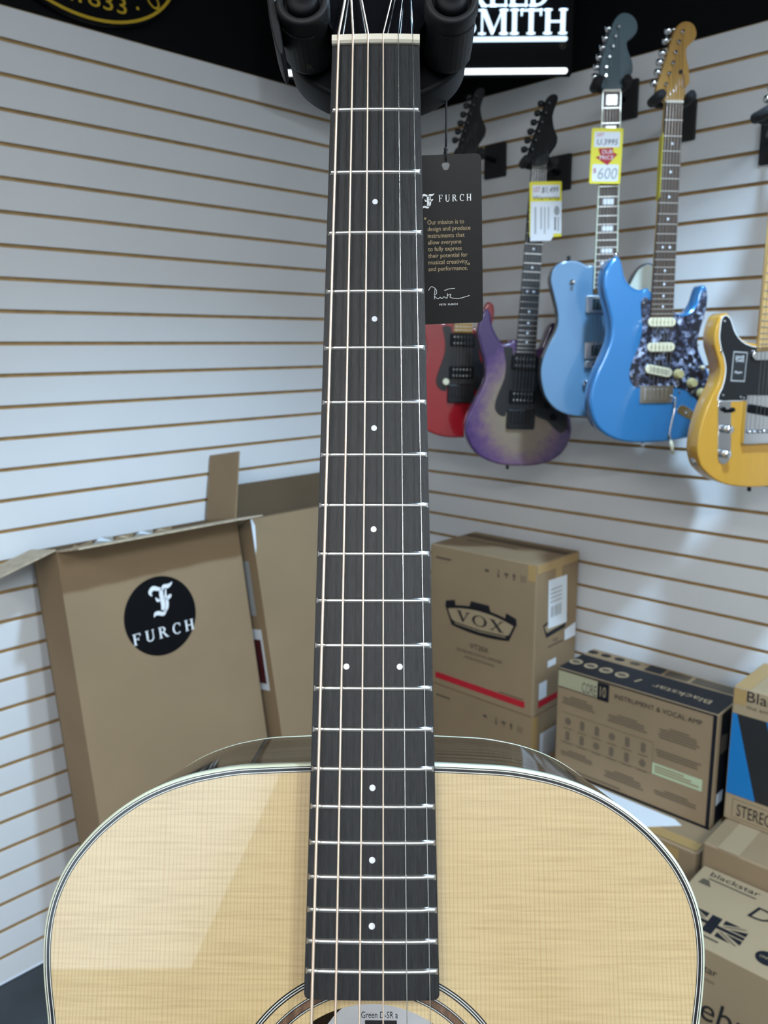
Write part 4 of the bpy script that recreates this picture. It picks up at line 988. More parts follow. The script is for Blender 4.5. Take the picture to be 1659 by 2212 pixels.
patch('label_field', lb, (0, 0, BODY_Z + 0.002), Xv, Yv, [(-0.0840, -0.473), (-0.0520, -0.475), (-0.0540, -0.534), (-0.0855, -0.532)], 'print_black', 0.0007)
text('lettering', 'SAVE', lb, (-0.0690, -0.4830, BODY_Z + 0.0030), Xv, Yv, h=0.0065, w=0.022, align='c', material='white_print')
text('lettering', 'THIS', lb, (-0.0693, -0.4905, BODY_Z + 0.0030), Xv, Yv, h=0.0065, w=0.022, align='c', material='white_print')
text('lettering', 'Player', lb, (-0.0698, -0.5165, BODY_Z + 0.0030), Xv, Yv, h=0.0075, w=0.019, align='c', material='white_print')
ctl = [(-0.1145, -0.578), (-0.0820, -0.5785), (-0.0720, -0.700), (-0.0760, -0.712), (-0.0880, -0.720), (-0.1010, -0.714), (-0.1050, -0.702)]
cp = prism('control_plate', g5, [(x, y) for x, y in ctl], BODY_Z, BODY_Z + 0.0018, 'chrome', 0.0005, 1)
for x, y in ((-0.0895, -0.640), (-0.0905, -0.695)):
    b = MB(); b.lathe((x, y, BODY_Z + 0.0018), (0, 0, 1), [(0.0095, 0), (0.0095, 0.012), (0.0085, 0.0155), (0.004, 0.017)], 22); b.build('knob', 'chrome', cp)
b = MB(); b.box(-0.0985, -0.0845, -0.604, -0.596, BODY_Z + 0.0018, BODY_Z + 0.0022); b.cyl((-0.0905, -0.600, BODY_Z + 0.002), (0, 0.2, 1), 0.0025, 0.010, 8); b.lathe((-0.0905, -0.598, BODY_Z + 0.011), (0, 0.2, 1), [(0.004, 0), (0.006, 0.003), (0.005, 0.012)], 12); b.build('selector_switch', 'black_plastic', cp)
b = MB(); b.box(-0.049, 0.036, -0.674, -0.566, BODY_Z, BODY_Z + 0.0015); b.box(-0.049, -0.0475, -0.674, -0.566, BODY_Z, BODY_Z + 0.011); b.box(0.0345, 0.036, -0.674, -0.566, BODY_Z, BODY_Z + 0.011); b.box(-0.049, 0.036, -0.674, -0.6725, BODY_Z, BODY_Z + 0.011); br = b.build('bridge', 'chrome', g5)
o_ = rrect(-0.040, 0.034, -0.612, -0.592, 0.009, 5); o_ = [(x, y - x * 0.18) for x, y in o_]; prism('pickup', br, o_, BODY_Z + 0.001, BODY_Z + 0.007, 'black_plastic', 0.001, 1)
for k in range(6):
    b = MB(); b.cyl((-0.0365 + 0.0125 * k, -0.648, BODY_Z + 0.006), (1, 0, 0), 0.004, 0.010, 10); b.build('saddle', 'chrome', br)
b = MB(); b.slab(rrect(-0.040, 0.040, -0.490, -0.470, 0.009), BODY_Z + 0.002, BODY_Z + 0.008, 0.002, 2); b.build('pickup', 'chrome', g5)
jx = -0.1545; b = MB(); b.lathe((-0.1450, -0.715, -0.034), (-0.9, -0.45, 0), [(0.0115, 0), (0.0115, 0.0035), (0.006, 0.0045), (0.0055, 0.0065)], 18); b.build('jack_cup', 'nickel', g5)
b = MB(); b.cyl((0.0, -0.774, -0.030), (0, -1, 0), 0.0045, 0.014, 10); b.build('strap_button', 'black_metal', g5)

# hangers with plates on the slat wall
def hanger(gm, u, z, label, lift=0.012, spread=0.031):
    h = tag(empty('guitar_hanger', WR @ T(u, 0, z)), label, 'guitar hanger', 'guitar hangers on the right wall')
    inv = (WR @ T(u, 0, z)).inverted()
    def loc(p): return inv @ (gm @ Vector(p))
    b = MB(); b.slab(rrect(-0.040, 0.040, -0.050, 0.050, 0.004), 0.0, 0.012, 0.002, 2)
    pl = b.build('wall_plate', 'black_foam', h); pl.matrix_parent_inverse = Matrix.Identity(4); pl.rotation_euler = (PI / 2, 0, 0)
    b = MB(); k0 = loc((0, lift + 0.004, -0.040))
    b.tube([(0, -0.010, 0.0), (0, -0.06, 0.004), tuple(k0)], 0.0075, 10); b.build('arm', 'black_metal', h)
    b = MB(); b.tube([loc((-spread, lift, -0.034)), loc((-spread * 0.4, lift - 0.002, -0.042)), loc((spread * 0.4, lift - 0.002, -0.042)), loc((spread, lift, -0.034))], 0.010, 10); b.build('yoke', 'black_foam', h)
    for s_ in (-1, 1):
        b = MB(); b.tube([loc((s_ * spread, lift, -0.040)), loc((s_ * (spread + .002), lift + 0.001, -0.015)), loc((s_ * (spread + .001), lift + 0.004, 0.006)), loc((s_ * (spread - .003), lift + 0.008, 0.014))], [0.0115, 0.012, 0.012, 0.008], 12); b.build('prong', 'black_foam', h)
    return h
hanger(G1M, 0.385, 2.235, 'black foam-armed hanger holding the red guitar')
hanger(G2M, 0.620, 2.165, 'black foam-armed hanger holding the purple burst guitar', 0.018, 0.036)
hanger(G3M, 0.8225, 2.325, 'black foam-armed hanger holding the pale blue guitar', 0.020, 0.034)
hanger(G4M, 0.990, 2.240, 'black foam-armed hanger holding the bright blue guitar', 0.010, 0.036)
hanger(G5M, 1.240, 2.150, 'black foam-armed hanger holding the butterscotch guitar', 0.012, 0.052)

# price tags on the guitars
def price_root(mw, label): return tag(empty('price_tag', mw), label, 'price tag', 'price tags on the guitars')
p = price_root(G3M @ T(-0.012, -0.148, 0.012) @ Matrix.Rotation(R(-1.5), 4, 'Z'), 'yellow bordered price tag with red arrow on the pale blue guitar neck')
b = MB(); b.slab(rrect(-0.038, 0.038, -0.0635, 0.0635, 0.003), -0.0006, 0, 0, 1); cd = b.build('card', 'yellow_card', p)
patch('white_field', cd, (0, 0, 0), Xv, Yv, rrect(-0.031, 0.031, 0.020, 0.055, 0.003), 'white_card')
patch('white_field', cd, (0, 0, 0), Xv, Yv, rrect(-0.032, 0.032, -0.058, -0.019, 0.004), 'white_card')
patch('arrow', cd, (0, 0, 0), Xv, Yv, [(-0.020, 0.017), (0.016, 0.019), (0.016, 0.009), (0.027, 0.004), (0.004, -0.021), (-0.026, -0.003), (-0.015, 0.001)], 'print_red', 0.0006)
text('lettering', 'LIST', cd, (-0.0165, 0.0485, 0.0009), Xv, Yv, h=0.0075, w=0.017, align='c', material='print_red')
text('lettering', 'U.3995', cd, (0.000, 0.032, 0.0009), Xv, Yv, h=0.013, w=0.050, align='c', slant=0.15)
text('lettering', 'OUR', cd, (0.002, 0.0095, 0.0010), Xv, Yv, h=0.0095, w=0.027, align='c', material='white_print')
text('lettering', 'PRICE', cd, (0.001, -0.0035, 0.0010), Xv, Yv, h=0.0095, w=0.034, align='c', material='white_print')
text('lettering', '$', cd, (-0.026, -0.034, 0.0009), Xv, Yv, h=0.012, w=0.007, align='c', material='print_red')
text('lettering', '600', cd, (0.004, -0.040, 0.0009), Xv, Yv, h=0.026, w=0.047, align='c', material='print_grey', slant=0.12)
p = price_root(G2U @ T(0.0325, -0.098, 0.020) @ Matrix.Rotation(R(1.5), 4, 'Z'), 'yellow and white price tag with handwriting on the purple burst guitar neck')
b = MB(); b.slab(rrect(-0.0435, 0.0435, -0.068, 0.072, 0.003), -0.0006, 0, 0, 1); cd = b.build('card', 'yellow_card', p)
b = MB(); b.slab([(-0.040, 0.022), (0.043, 0.022), (0.043, -0.060), (0.022, -0.060), (0.020, -0.068), (0.014, -0.078), (-0.042, -0.078)], 0.0004, 0.0010, 0, 1); wl = b.build('paper_slip', 'white_card', p)
patch('white_field', cd, (0, 0, 0), Xv, Yv, rrect(-0.036, 0.038, 0.031, 0.063, 0.002), 'white_card')
text('lettering', 'LIST', cd, (-0.024, 0.052, 0.0009), Xv, Yv, h=0.012, w=0.018, align='c', material='print_red')
text('lettering', '$1,499', cd, (0.010, 0.050, 0.0009), Xv, Yv, h=0.016, w=0.044, align='c', slant=0.2)
text('lettering', 'Warranty', cd, (0.001, 0.030, 0.0009), Xv, Yv, h=0.013, w=0.074, align='c', slant=0.1)
for i, (x, w_) in enumerate(((-0.030, 0.004), (-0.014, 0.0035), (-0.004, 0.003), (0.006, 0.003))):
    patch('print_line', wl, (0, 0, 0.001), Xv, Yv, sector(x, x + w_, -0.060 + 0.012 * (i % 2), 0.008), 'print_grey', 0.0004)
patch('print_emblem', wl, (0, 0, 0.001), Xv, Yv, disc_pts(0.030, -0.002, 0.0075, 0.012, 20), 'print_grey', 0.0004)
patch('print_line', wl, (0, 0, 0.001), Xv, Yv, sector(0.024, 0.0275, -0.052, -0.018), 'print_black', 0.0004)
patch('print_line', wl, (0, 0, 0.001), Xv, Yv, sector(0.032, 0.036, -0.054, -0.018), 'print_grey', 0.0004)
p = price_root(G4M @ T(-0.030, -0.140, 0.006) @ Matrix.Rotation(R(72), 4, 'Y'), 'price tag seen edge-on beside the bright blue guitar neck')
b = MB(); b.slab(rrect(-0.030, 0.030, -0.070, 0.068, 0.003), -0.0006, 0, 0, 1); cd = b.build('card', 'yellow_card', p)
patch('white_field', cd, (0, 0, 0), Xv, Yv, rrect(-0.026, 0.026, -0.060, 0.055, 0.003), 'white_card')

# ------------------------------------------------------------------ cartons along the right wall
# local frame of each: x along the wall, y into the wall, z up from its base; front face at y = -d/2
FX, FZ, FY = (1, 0, 0), (0, 0, 1), (0, 1, 0)
def carton(label, u0, u1, o0, o1, z0, z1, m_='cardboard', bev=0.004):
    e = tag(empty('carton', WR @ T((u0 + u1) / 2, -(o0 + o1) / 2, z0)), label, 'box', 'cartons along the right wall')
    w, d, h = u1 - u0, o1 - o0, z1 - z0
    b = MB(); o = rrect(-w / 2, w / 2, -d / 2, d / 2, bev, 2)
    b.loops([[(x, y, 0) for x, y in inset(ccw(o), bev * .6)], [(x, y, bev * .6) for x, y in ccw(o)], [(x, y, h - bev * .6) for x, y in ccw(o)], [(x, y, h) for x, y in inset(ccw(o), bev * .6)]], smooth=False)
    return e, b.build('box_body', m_, e), w, d, h
def front(e, d, x0, x1, z0, z1, m_, name='print', lift=0.0006):
    return patch(name, e, (0, -d / 2, 0), FX, FZ, sector(x0, x1, z0, z1), m_, lift)
def fpoly(e, d, pts, m_, name='print', lift=0.0006): return patch(name, e, (0, -d / 2, 0), FX, FZ, pts, m_, lift)
def ftext(e, d, s_, x, z, h, w, m_='print_black', fn=text, **k): return fn('lettering', s_, e, (x, -d / 2 - 0.0009, z), FX, FZ, h=h, w=w, material=m_, **k)
def arc(cx_, cz_, r_, a0, a1, n): return [(cx_ + r_ * math.sin(R(a0 + (a1 - a0) * k / n)), cz_ + r_ * math.cos(R(a0 + (a1 - a0) * k / n))) for k in range(n + 1)]
def vox_print(e, d, top):
    # banner logo: curved band, tabs on top, dark base
    def band(x0, x1, zf0, zf1, n=16):
        up_ = [(x0 + (x1 - x0) * k / n, zf1(x0 + (x1 - x0) * k / n)) for k in range(n + 1)]
        dn = [(x0 + (x1 - x0) * k / n, zf0(x0 + (x1 - x0) * k / n)) for k in range(n + 1)]
        return dn + up_[::-1]
    cz = 0.270
    topc = lambda x: cz + 0.030 - 1.1 * x * x
    botc = lambda x: cz - 0.056 + 0.75 * x * x
    fpoly(e, d, [(-0.140, topc(.14) + .004)] + [(-0.140 + 0.28 * k / 16, topc(-0.140 + 0.28 * k / 16) + 0.004) for k in range(17)] + [(0.113, botc(.113)), ] + [(0.113 - 0.226 * k / 12, botc(0.113 - 0.226 * k / 12)) for k in range(13)], 'print_navy', 'logo_outline')
    fpoly(e, d, [(-0.129 + 0.258 * k / 16, topc(-0.129 + 0.258 * k / 16) - 0.006) for k in range(17)] + [(0.113, cz - 0.026), (0.10, cz - 0.032), (0.0, cz - 0.037), (-0.10, cz - 0.032), (-0.113, cz - 0.026)], 'cardboard_light', 'logo_field', 0.0009)
    fpoly(e, d, [(-0.100, cz - 0.036), (0.0, cz - 0.041), (0.100, cz - 0.036), (0.100, cz - 0.039), (0.0, cz - 0.044), (-0.100, cz - 0.039)][::1], 'cardboard_light', 'logo_line', 0.0009)
    for x in (-0.119, 0.0, 0.119):
        wd_ = 0.042 if x == 0 else 0.022
        fpoly(e, d, [(x - wd_, topc(x - wd_) + 0.002), (x + wd_, topc(x + wd_) + 0.002), (x + wd_ * .85, topc(x + wd_ * .85) + 0.022), (x - wd_ * .85, topc(x - wd_ * .85) + 0.022)], 'print_navy', 'logo_tab')
    serif('lettering', 'VOX', e, (0.0, -d / 2 - 0.0013, cz - 0.008), FX, FZ, h=0.036, w=0.190, align='c', gap=0.12)
    ftext(e, d, 'VT20X', 0.0, 0.172, 0.017, 0.074, align='c')
    ftext(e, d, 'MODELING GUITAR AMPLIFIER', 0.0, 0.1475, 0.0095, 0.180, 'print_faint', align='c')
    ftext(e, d, 'AMPLIFICATEUR DE GUITARE', 0.0, 0.129, 0.0080, 0.120, 'print_faint', align='c')
def handling_icons(e, d, z):
    x = 0.025
    fpoly(e, d, disc_pts(x, z + .001, .009, .005, 14), 'print_faint', 'handling_icon')
    fpoly(e, d, [(0.064, z - .012), (0.074, z - .012), (0.071, z - .002), (0.071, z + .012), (0.067, z + .012), (0.067, z - .002)], 'print_faint', 'handling_icon')
    fpoly(e, d, [(0.088, z), (0.093, z + .007), (0.103, z + .007), (0.108, z), (0.100, z - .001), (0.0995, z - .011), (0.0965, z - .011), (0.096, z - .001)], 'print_faint', 'handling_icon')
    fpoly(e, d, [(0.1195, z), (0.1265, z + .012), (0.1335, z), (0.129, z), (0.129, z - .012), (0.124, z - .012), (0.124, z)], 'print_faint', 'handling_icon')
    for k in range(3):
        front(e, d, 0.151 + k * 0.007, 0.153 + k * 0.007, z - .012, z + .010, 'print_faint', 'handling_icon')
# lower amplifier carton, then the one on top
e, bd, w, d, h = carton('lower tan amplifier carton under the one with the curved banner logo', 0.340, 0.745, 0.022, 0.255, 0.0, 0.5485)
handling_icons(bd, d, h - 0.052)
front(bd, d, -0.180, -0.120, h - 0.040, h - 0.034, 'print_faint')
for s_ in (0,):
    patch('packing_tape', bd, (w / 2, 0, 0), FY, FZ, sector(-0.118, -0.085, h - 0.12, h - 0.002), 'tape', 0.0006)
patch('paper_slip', bd, (w / 2, 0, 0), FY, FZ, sector(-0.07, 0.02, h - 0.17, h - 0.07), 'paper_white', 0.0006)
e, bd, w, d, h = carton('upper tan amplifier carton with curved banner logo and red stripe', 0.336, 0.747, 0.020, 0.257, 0.5495, 1.030)
vox_print(bd, d, h)
handling_icons(bd, d, 0.431)
front(bd, d, -0.181, 0.176, 0.0225, 0.0435, 'print_red', 'red_stripe')
front(bd, d, 0.08, 0.172, 0.047, 0.050, 'print_faint')
front(bd, d, -0.180, -0.118, 0.437, 0.443, 'print_faint')
front(bd, d, 0.176, 0.2035, 0.429, 0.478, 'tape', 'packing_tape')
RS = w / 2
patch('packing_tape', bd, (RS, 0, 0), FY, FZ, sector(-0.1165, 0.116, 0.452, 0.478), 'tape', 0.0006)
patch('packing_tape', bd, (RS, 0, 0), FY, FZ, sector(-0.015, 0.020, 0.400, 0.452), 'tape', 0.0007)
yo = lambda off: (0.020 + 0.257) / 2 - off
sl = patch('shipping_label', bd, (RS, 0, 0), FY, FZ, [(yo(.193), .971 - .5495), (yo(.089), .968 - .5495), (yo(.081), .813 - .5495), (yo(.187), .817 - .5495)][::-1], 'paper_white', 0.0011)
for i in range(7): patch('barcode_bar', sl, (RS + .0012, 0, 0), FY, FZ, sector(yo(.175) + i * 0.0085, yo(.175) + i * 0.0085 + (0.004 if i % 3 else 0.006), 0.300, 0.335), 'print_grey', 0.0006)
for i in range(4): patch('print_line', sl, (RS + .0012, 0, 0), FY, FZ, sector(yo(.180), yo(.115), 0.348 + i * 0.013, 0.352 + i * 0.013), 'print_grey', 0.0006)
for nm, o_, (a, c) in (('paper_slip', 0, ((yo(.092), .243), (yo(.028), .250))),):
    patch('paper_slip', bd, (RS, 0, 0), FY, FZ, [(yo(.090), .2045), (yo(.026), .205), (yo(.028), .250), (yo(.092), .240)], 'paper_white', 0.0013)
patch('paper_slip', bd, (RS, 0, 0), FY, FZ, sector(yo(.228), yo(.184), 0.048, 0.102), 'paper_white', 0.0011)
patch('paper_slip', bd, (RS, 0, 0), FY, FZ, sector(yo(.183), yo(.136), 0.140, 0.162), 'paper_white', 0.0011)
patch('red_stripe', bd, (RS, 0, 0), FY, FZ, sector(yo(.228), yo(.03), 0.0225, 0.0435), 'print_red', 0.0006)
patch('side_logo', bd, (RS, 0, 0), FY, FZ, [(yo(.215), .285), (yo(.215) + .02, .240), (yo(.09), .248), (yo(.075), .290), (yo(.12), .305)], 'print_navy', 0.0006)
patch('side_logo_field', bd, (RS, 0, 0), FY, FZ, [(yo(.208), .278), (yo(.205) + .012, .256), (yo(.095), .262), (yo(.085), .282), (yo(.14), .294)], 'cardboard_light', 0.0008)
text('lettering', 'VT20X', bd, (RS + 0.0012, yo(.145), 0.222), FY, FZ, h=0.010, w=0.030, align='c', material='print_faint')
patch('print_line', bd, (RS, 0, 0), FY, FZ, sector(yo(.185), yo(.10), 0.205, 0.210), 'print_faint', 0.0006)
text('lettering', 'MODELING GUITAR AMPLIFIER', bd, (-0.05, 0.005, h + 0.0008), FX, FY, h=0.016, w=0.200, align='c', material='print_faint')
patch('packing_tape', bd, (0, 0, h), FX, FY, sector(-0.200, 0.200, 0.045, 0.085), 'cardboard_dark', 0.0005)

# black-topped carton on a wide tan one
e, bd, w, d, h = carton('wide tan carton with a white sheet on it under the black-topped one', 0.790, 1.333, 0.060, 0.412, 0.0, 0.4405, 'cardboard', 0.012)
patch('packing_tape', bd, (0, 0, h), FX, FY, sector(0.10, 0.266, -0.172, -0.135), 'tape', 0.0006)
front(bd, d, 0.16, 0.225, h - 0.040, h - 0.012, 'tape', 'packing_tape')
front(bd, d, 0.07, 0.155, h - 0.055, h - 0.030, 'print_black')
wl_ = empty('paper_sheet', WR @ T(1.10, -0.36, 0.4415)); tag(wl_, 'loose white paper sheet lying in front of the black-topped carton', 'paper')
b = MB(); sh = [(-0.24, -0.045), (0.08, -0.048), (0.155, 0.030), (0.130, 0.045), (-0.24, 0.050)]
b.slab(sh, 0, 0.002, 0, 1); b.build('sheet', 'paper_white', wl_)
e, bd, w, d, h = carton('black-topped tan amplifier carton with dense print and a pale green panel', 0.855, 1.316, 0.100, 0.300, 0.4415, 0.758, 'cardboard')
def tpt(u, off): return (u - 1.0855, 0.200 - off)
patch('black_top', bd, (0, 0, h), FX, FY, sector(-w / 2 + .002, w / 2 - .002, -d / 2 + .002, 0.035), 'print_navy', 0.0008)
front(bd, d, -w / 2 + .003, w / 2 - .003, h - 0.006, h - 0.0015, 'print_navy', 'black_edge')
front(bd, d, w / 2 - 0.012, w / 2 - 0.002, 0.0, h - 0.004, 'print_navy', 'black_edge')
front(bd, d, -w / 2 + .002, w / 2 - .002, 0.0, 0.007, 'print_navy', 'black_edge')
for u in (.868, .916, .964, 1.013):
    patch('round_icon', bd, (0, 0, h), FX, FY, disc_pts(tpt(u, 0)[0] + .006, 0.200 - .232, .019, .021, 24), 'cardboard_light', 0.0012)
    patch('round_icon_centre', bd, (0, 0, h), FX, FY, disc_pts(tpt(u, 0)[0] + .006, 0.200 - .232, .013, .010, 20), 'print_faint', 0.0015)
for u in (.872, .914, .958, 1.006):
    patch('round_icon', bd, (0, 0, h), FX, FY, disc_pts(tpt(u, 0)[0], 0.200 - .130, .016, .012, 20), 'print_faint' if u > 1 else 'print_navy', 0.0010)
patch('top_block', bd, (0, 0, h), FX, FY, sector(-0.040, 0.010, 0.045, 0.090), 'print_navy', 0.0010)
patch('top_block', bd, (0, 0, h), FX, FY, sector(0.018, 0.085, 0.045, 0.085), 'print_faint', 0.0010)
patch('top_block', bd, (0, 0, h), FX, FY, sector(0.095, 0.218, 0.045, 0.090), 'print_faint', 0.0010)
text('lettering', 'Blackstar', bd, (0.108, 0.200 - .242, h + 0.0014), (-1, 0, 0), (0, -1, 0), h=0.026, w=0.160, align='c', material='cardboard_light')
patch('top_slash', bd, (0, 0, h), FX, FY, [(-0.022, -0.050), (-0.016, -0.052), (-0.008, -0.026), (-0.014, -0.024)], 'cardboard_light', 0.0014)
front(bd, d, -0.2265, -0.103, 0.262, 0.309, 'pale_band', 'pale_band'); ftext(bd, d, 'CORE', -0.1275, 0.279, 0.030, 0.045, 'print_faint', align='c')
front(bd, d, -0.102, -0.067, 0.257, 0.309, 'print_navy', 'number_block'); ftext(bd, d, '10', -0.085, 0.283, 0.030, 0.018, 'cardboard_light', align='c')
front(bd, d, -0.2265, -0.103, 0.2585, 0.2615, 'print_faint', 'rule')
ftext(bd, d, 'INSTRUMENT & VOCAL AMP', 0.071, 0.2825, 0.0135, 0.242, 'print_black', align='c')
def textblock(x0, x1, z0, z1, head=True):
    n = int((z1 - z0) / 0.0075)
    for i in range(n):
        z = z1 - i * 0.0075; ins = 0.25 if (head and i == 0) else (0.02 * ((i * 7) % 3))
        front(bd, d, x0 + (x1 - x0) * ins, x1 - (x1 - x0) * (ins + 0.03 * ((i * 5) % 3)), z - 0.0045, z, 'print_mid', 'print_line')
textblock(-0.212, -0.106, 0.208, 0.240); textblock(-0.068, 0.048, 0.197, 0.232); textblock(0.080, 0.190, 0.200, 0.240)
textblock(0.075, 0.197, 0.148, 0.172, False); textblock(-0.213, -0.100, 0.048, 0.074); textblock(-0.070, 0.048, 0.032, 0.064); textblock(0.074, 0.201, 0.035, 0.062); textblock(-0.16, -0.02, 0.010, 0.018, False)
gp = front(bd, d, 0.068, 0.203, 0.0975, 0.130, 'print_green', 'green_panel')
for i in range(3): patch('print_line', gp, (0, -d / 2, 0), FX, FZ, sector(0.075, 0.195 - .02 * i, 0.105 + i * .0075, 0.109 + i * .0075), 'cardboard', 0.0009)
for zz in (0.186, 0.096): front(bd, d, -0.212, 0.068, zz, zz + 0.0012, 'print_mid', 'rule')
front(bd, d, 0.0668, 0.068, 0.096, 0.186, 'print_mid', 'rule')
for r_ in range(2):
    for c_ in range(6):
        x = -0.190 + c_ * 0.046; z = 0.162 - r_ * 0.045
        if (c_ + r_) % 3 == 0: fpoly(bd, d, disc_pts(x, z, .010, .011, 14), 'print_mid', 'picture_icon')
        else: fpoly(bd, d, rrect(x - .007, x + .007, z - .014, z + .014, .004, 2), 'print_mid', 'picture_icon')
        front(bd, d, x - .014, x + .014, z - .024, z - .021, 'print_mid', 'print_line')
patch('black_side', bd, (w / 2, 0, 0), FY, FZ, sector(-d / 2 + .022, d / 2 - .002, 0.004, h - .006), 'print_navy', 0.0008)
patch('side_sticker', bd, (w / 2, 0, 0), FY, FZ, sector(-d / 2 + .024, -d / 2 + .065, 0.058, 0.090), 'paper_white', 0.0013)
patch('side_label', bd, (w / 2, 0, 0), FY, FZ, [(-d / 2 + .026, .200), (-d / 2 + .070, .198), (-d / 2 + .075, .245), (-d / 2 + .030, .250)], 'print_faint', 0.0012)

# blue fronted carton on a plain one at the right edge
e, bd, w, d, h = carton('plain tan carton under the blue and black printed one', 1.348, 1.860, 0.060, 0.426, 0.0, 0.4845, 'cardboard', 0.006)
patch('packing_tape', bd, (0, 0, h), FX, FY, sector(-0.22, -0.17, -0.183, 0.183), 'cardboard_light', 0.0005)
front(bd, d, -0.08, 0.02, 0.385, 0.425, 'print_black')
e, bd, w, d, h = carton('blue and black printed carton standing at the right edge', 1.342, 1.720, 0.086, 0.288, 0.4855, 0.840, 'cardboard_light')
X0 = -w / 2
front(bd, d, X0 + .003, X0 + .033, 0.312, h - .003, 'tape', 'packing_tape')
patch('packing_tape', bd, (0, 0, h), FX, FY, sector(X0 + .003, X0 + .040, -d / 2 + .002, d / 2 - .002), 'tape', 0.0006)
ftext(bd, d, 'Blackstar', X0 + .034, 0.324, 0.027, 0.150)
ftext(bd, d, 'the amp', X0 + .034, 0.303, 0.012, 0.062, 'print_faint')
front(bd, d, X0 + .003, w / 2 - .003, 0.071, 0.286, 'print_black', 'dark_panel')
fpoly(bd, d, [(X0 + .003, .0715), (X0 + .073, .0715), (X0 + .014, .2855), (X0 + .003, .2855)], 'print_blue', 'blue_wedge', 0.0010)
fpoly(bd, d, [(X0 + .083, .2855), (X0 + .130, .2855), (X0 + .165, .0715), (X0 + .150, .0715)], 'print_blue', 'blue_wedge', 0.0010)
for x0, x1, z0, z1 in ((.020, .190, .0095, .0105), (.020, .190, .0595, .0605), (.020, .021, .0095, .0605), (.189, .190, .0095, .0605)):
    front(bd, d, X0 + x0, X0 + x1, z0, z1, 'print_faint', 'rule')
ftext(bd, d, 'STEREO', X0 + .032, 0.018, 0.032, 0.085)

# carton with flag print, nearest on the right
e, bd, w, d, h = carton('flag printed tan carton nearest on the right beside the guitar body', 1.358, 1.860, 0.432, 0.703, 0.0, 0.430, 'cardboard_light')
cu, co = (1.358 + 1.860) / 2, (0.432 + 0.703) / 2
def tp(u, off): return (u - cu, co - off)
text('lettering', 'blackstar', bd, (tp(1.385, 0)[0], co - 0.464, h + 0.0008), FX, FY, h=0.018, w=0.112, material='print_navy')
patch('print_line', bd, (0, 0, h), FX, FY, sector(tp(1.388, 0)[0], tp(1.495, 0)[0], co - 0.478, co - 0.473), 'print_faint', 0.0006)
text('lettering', 'Debut', bd, (tp(1.500, 0)[0], co - 0.545, h + 0.0008), FX, FY, h=0.046, w=0.170, material='print_navy', slant=0.2)
patch('small_flag', bd, (0, 0, h), FX, FY, [(x + tp(1.374, 0)[0], y + co - 0.505) for x, y in ((0, 0), (.030, 0), (.018, .022), (.004, .022))], 'print_faint', 0.0006)
fx0, fy0 = tp(1.388, 0.657); fw, fh = 0.136, 0.064
def fp(pts, m_='print_navy'): patch('flag_field', bd, (0, 0, h), FX, FY, [(fx0 + x * fw, fy0 + y * fh) for x, y in pts], m_, 0.0007)
fp([(0, .42), (.42, .42), (.42, 0), (.58, 0), (.58, .42), (1, .42), (1, .58), (.58, .58), (.58, 1), (.42, 1), (.42, .58), (0, .58)])
for sx_ in (0, 1):
    for sy_ in (0, 1):
        f_ = lambda x, y: (1 - x if sx_ else x, 1 - y if sy_ else y)
        q1 = [f_(.13, 0), f_(.37, 0), f_(.37, .26)]; q2 = [f_(0, .12), f_(0, .36), f_(.26, .36)]; q3 = [f_(.02, 0), f_(.07, 0), f_(.37, .34), f_(.31, .34)]
        for q, mm_ in ((q1, 'print_navy'), (q2, 'print_navy'), (q3, 'print_faint')): fp(q if (sx_ + sy_) % 2 == 0 else q[::-1], mm_)
patch('print_line', bd, (0, 0, h), FX, FY, sector(fx0 + .03, fx0 + .10, fy0 - .017, fy0 - .011), 'print_faint', 0.0006)
patch('round_badge', bd, (0, 0, h), FX, FY, disc_pts(tp(1.578, 0)[0], co - .648, .022, .022, 24), 'print_navy', 0.0007)
patch('round_badge', bd, (0, 0, h), FX, FY, disc_pts(tp(1.605, 0)[0], co - .612, .018, .018, 24), 'print_navy', 0.0007)
text('lettering', 'LINE IN', bd, (tp(1.578, 0)[0], co - .648, h + 0.0012), FX, FY, h=0.007, w=0.026, align='c', material='cardboard_light')
ftext(bd, d, 'Debut', 1.420 - cu, 0.262, 0.056, 0.180, 'print_black', slant=0.15)
ftext(bd, d, 'blackstar', 1.415 - cu, 0.375, 0.017, 0.088)
ftext(bd, d, 'AMPLIFICATION', 1.440 - cu, 0.355, 0.006, 0.058, 'print_faint')

# ------------------------------------------------------------------ tall open guitar cartons leaning on the left wall
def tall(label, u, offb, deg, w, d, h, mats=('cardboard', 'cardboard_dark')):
    e = tag(empty('guitar_carton', WL @ T(-u, -offb, 0) @ Matrix.Rotation(R(-deg), 4, 'X')), label, 'box', 'tall cartons leaning on the left wall')
    t = 0.006
    def panel(name, *a, m_=mats[0]):
        b = MB(); b.box(*a); return b.build(name, m_, e)
    f = panel('front_panel', -w / 2, w / 2, -d, -d + t, 0.002, h)
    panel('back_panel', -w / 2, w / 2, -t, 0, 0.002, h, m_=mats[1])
    panel('side_panel', -w / 2, -w / 2 + t, -d + t, -t, 0.002, h)
    panel('side_panel', w / 2 - t, w / 2, -d + t, -t, 0.002, h)
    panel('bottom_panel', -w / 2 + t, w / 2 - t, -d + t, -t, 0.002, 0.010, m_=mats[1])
    return e, f, w, d, h
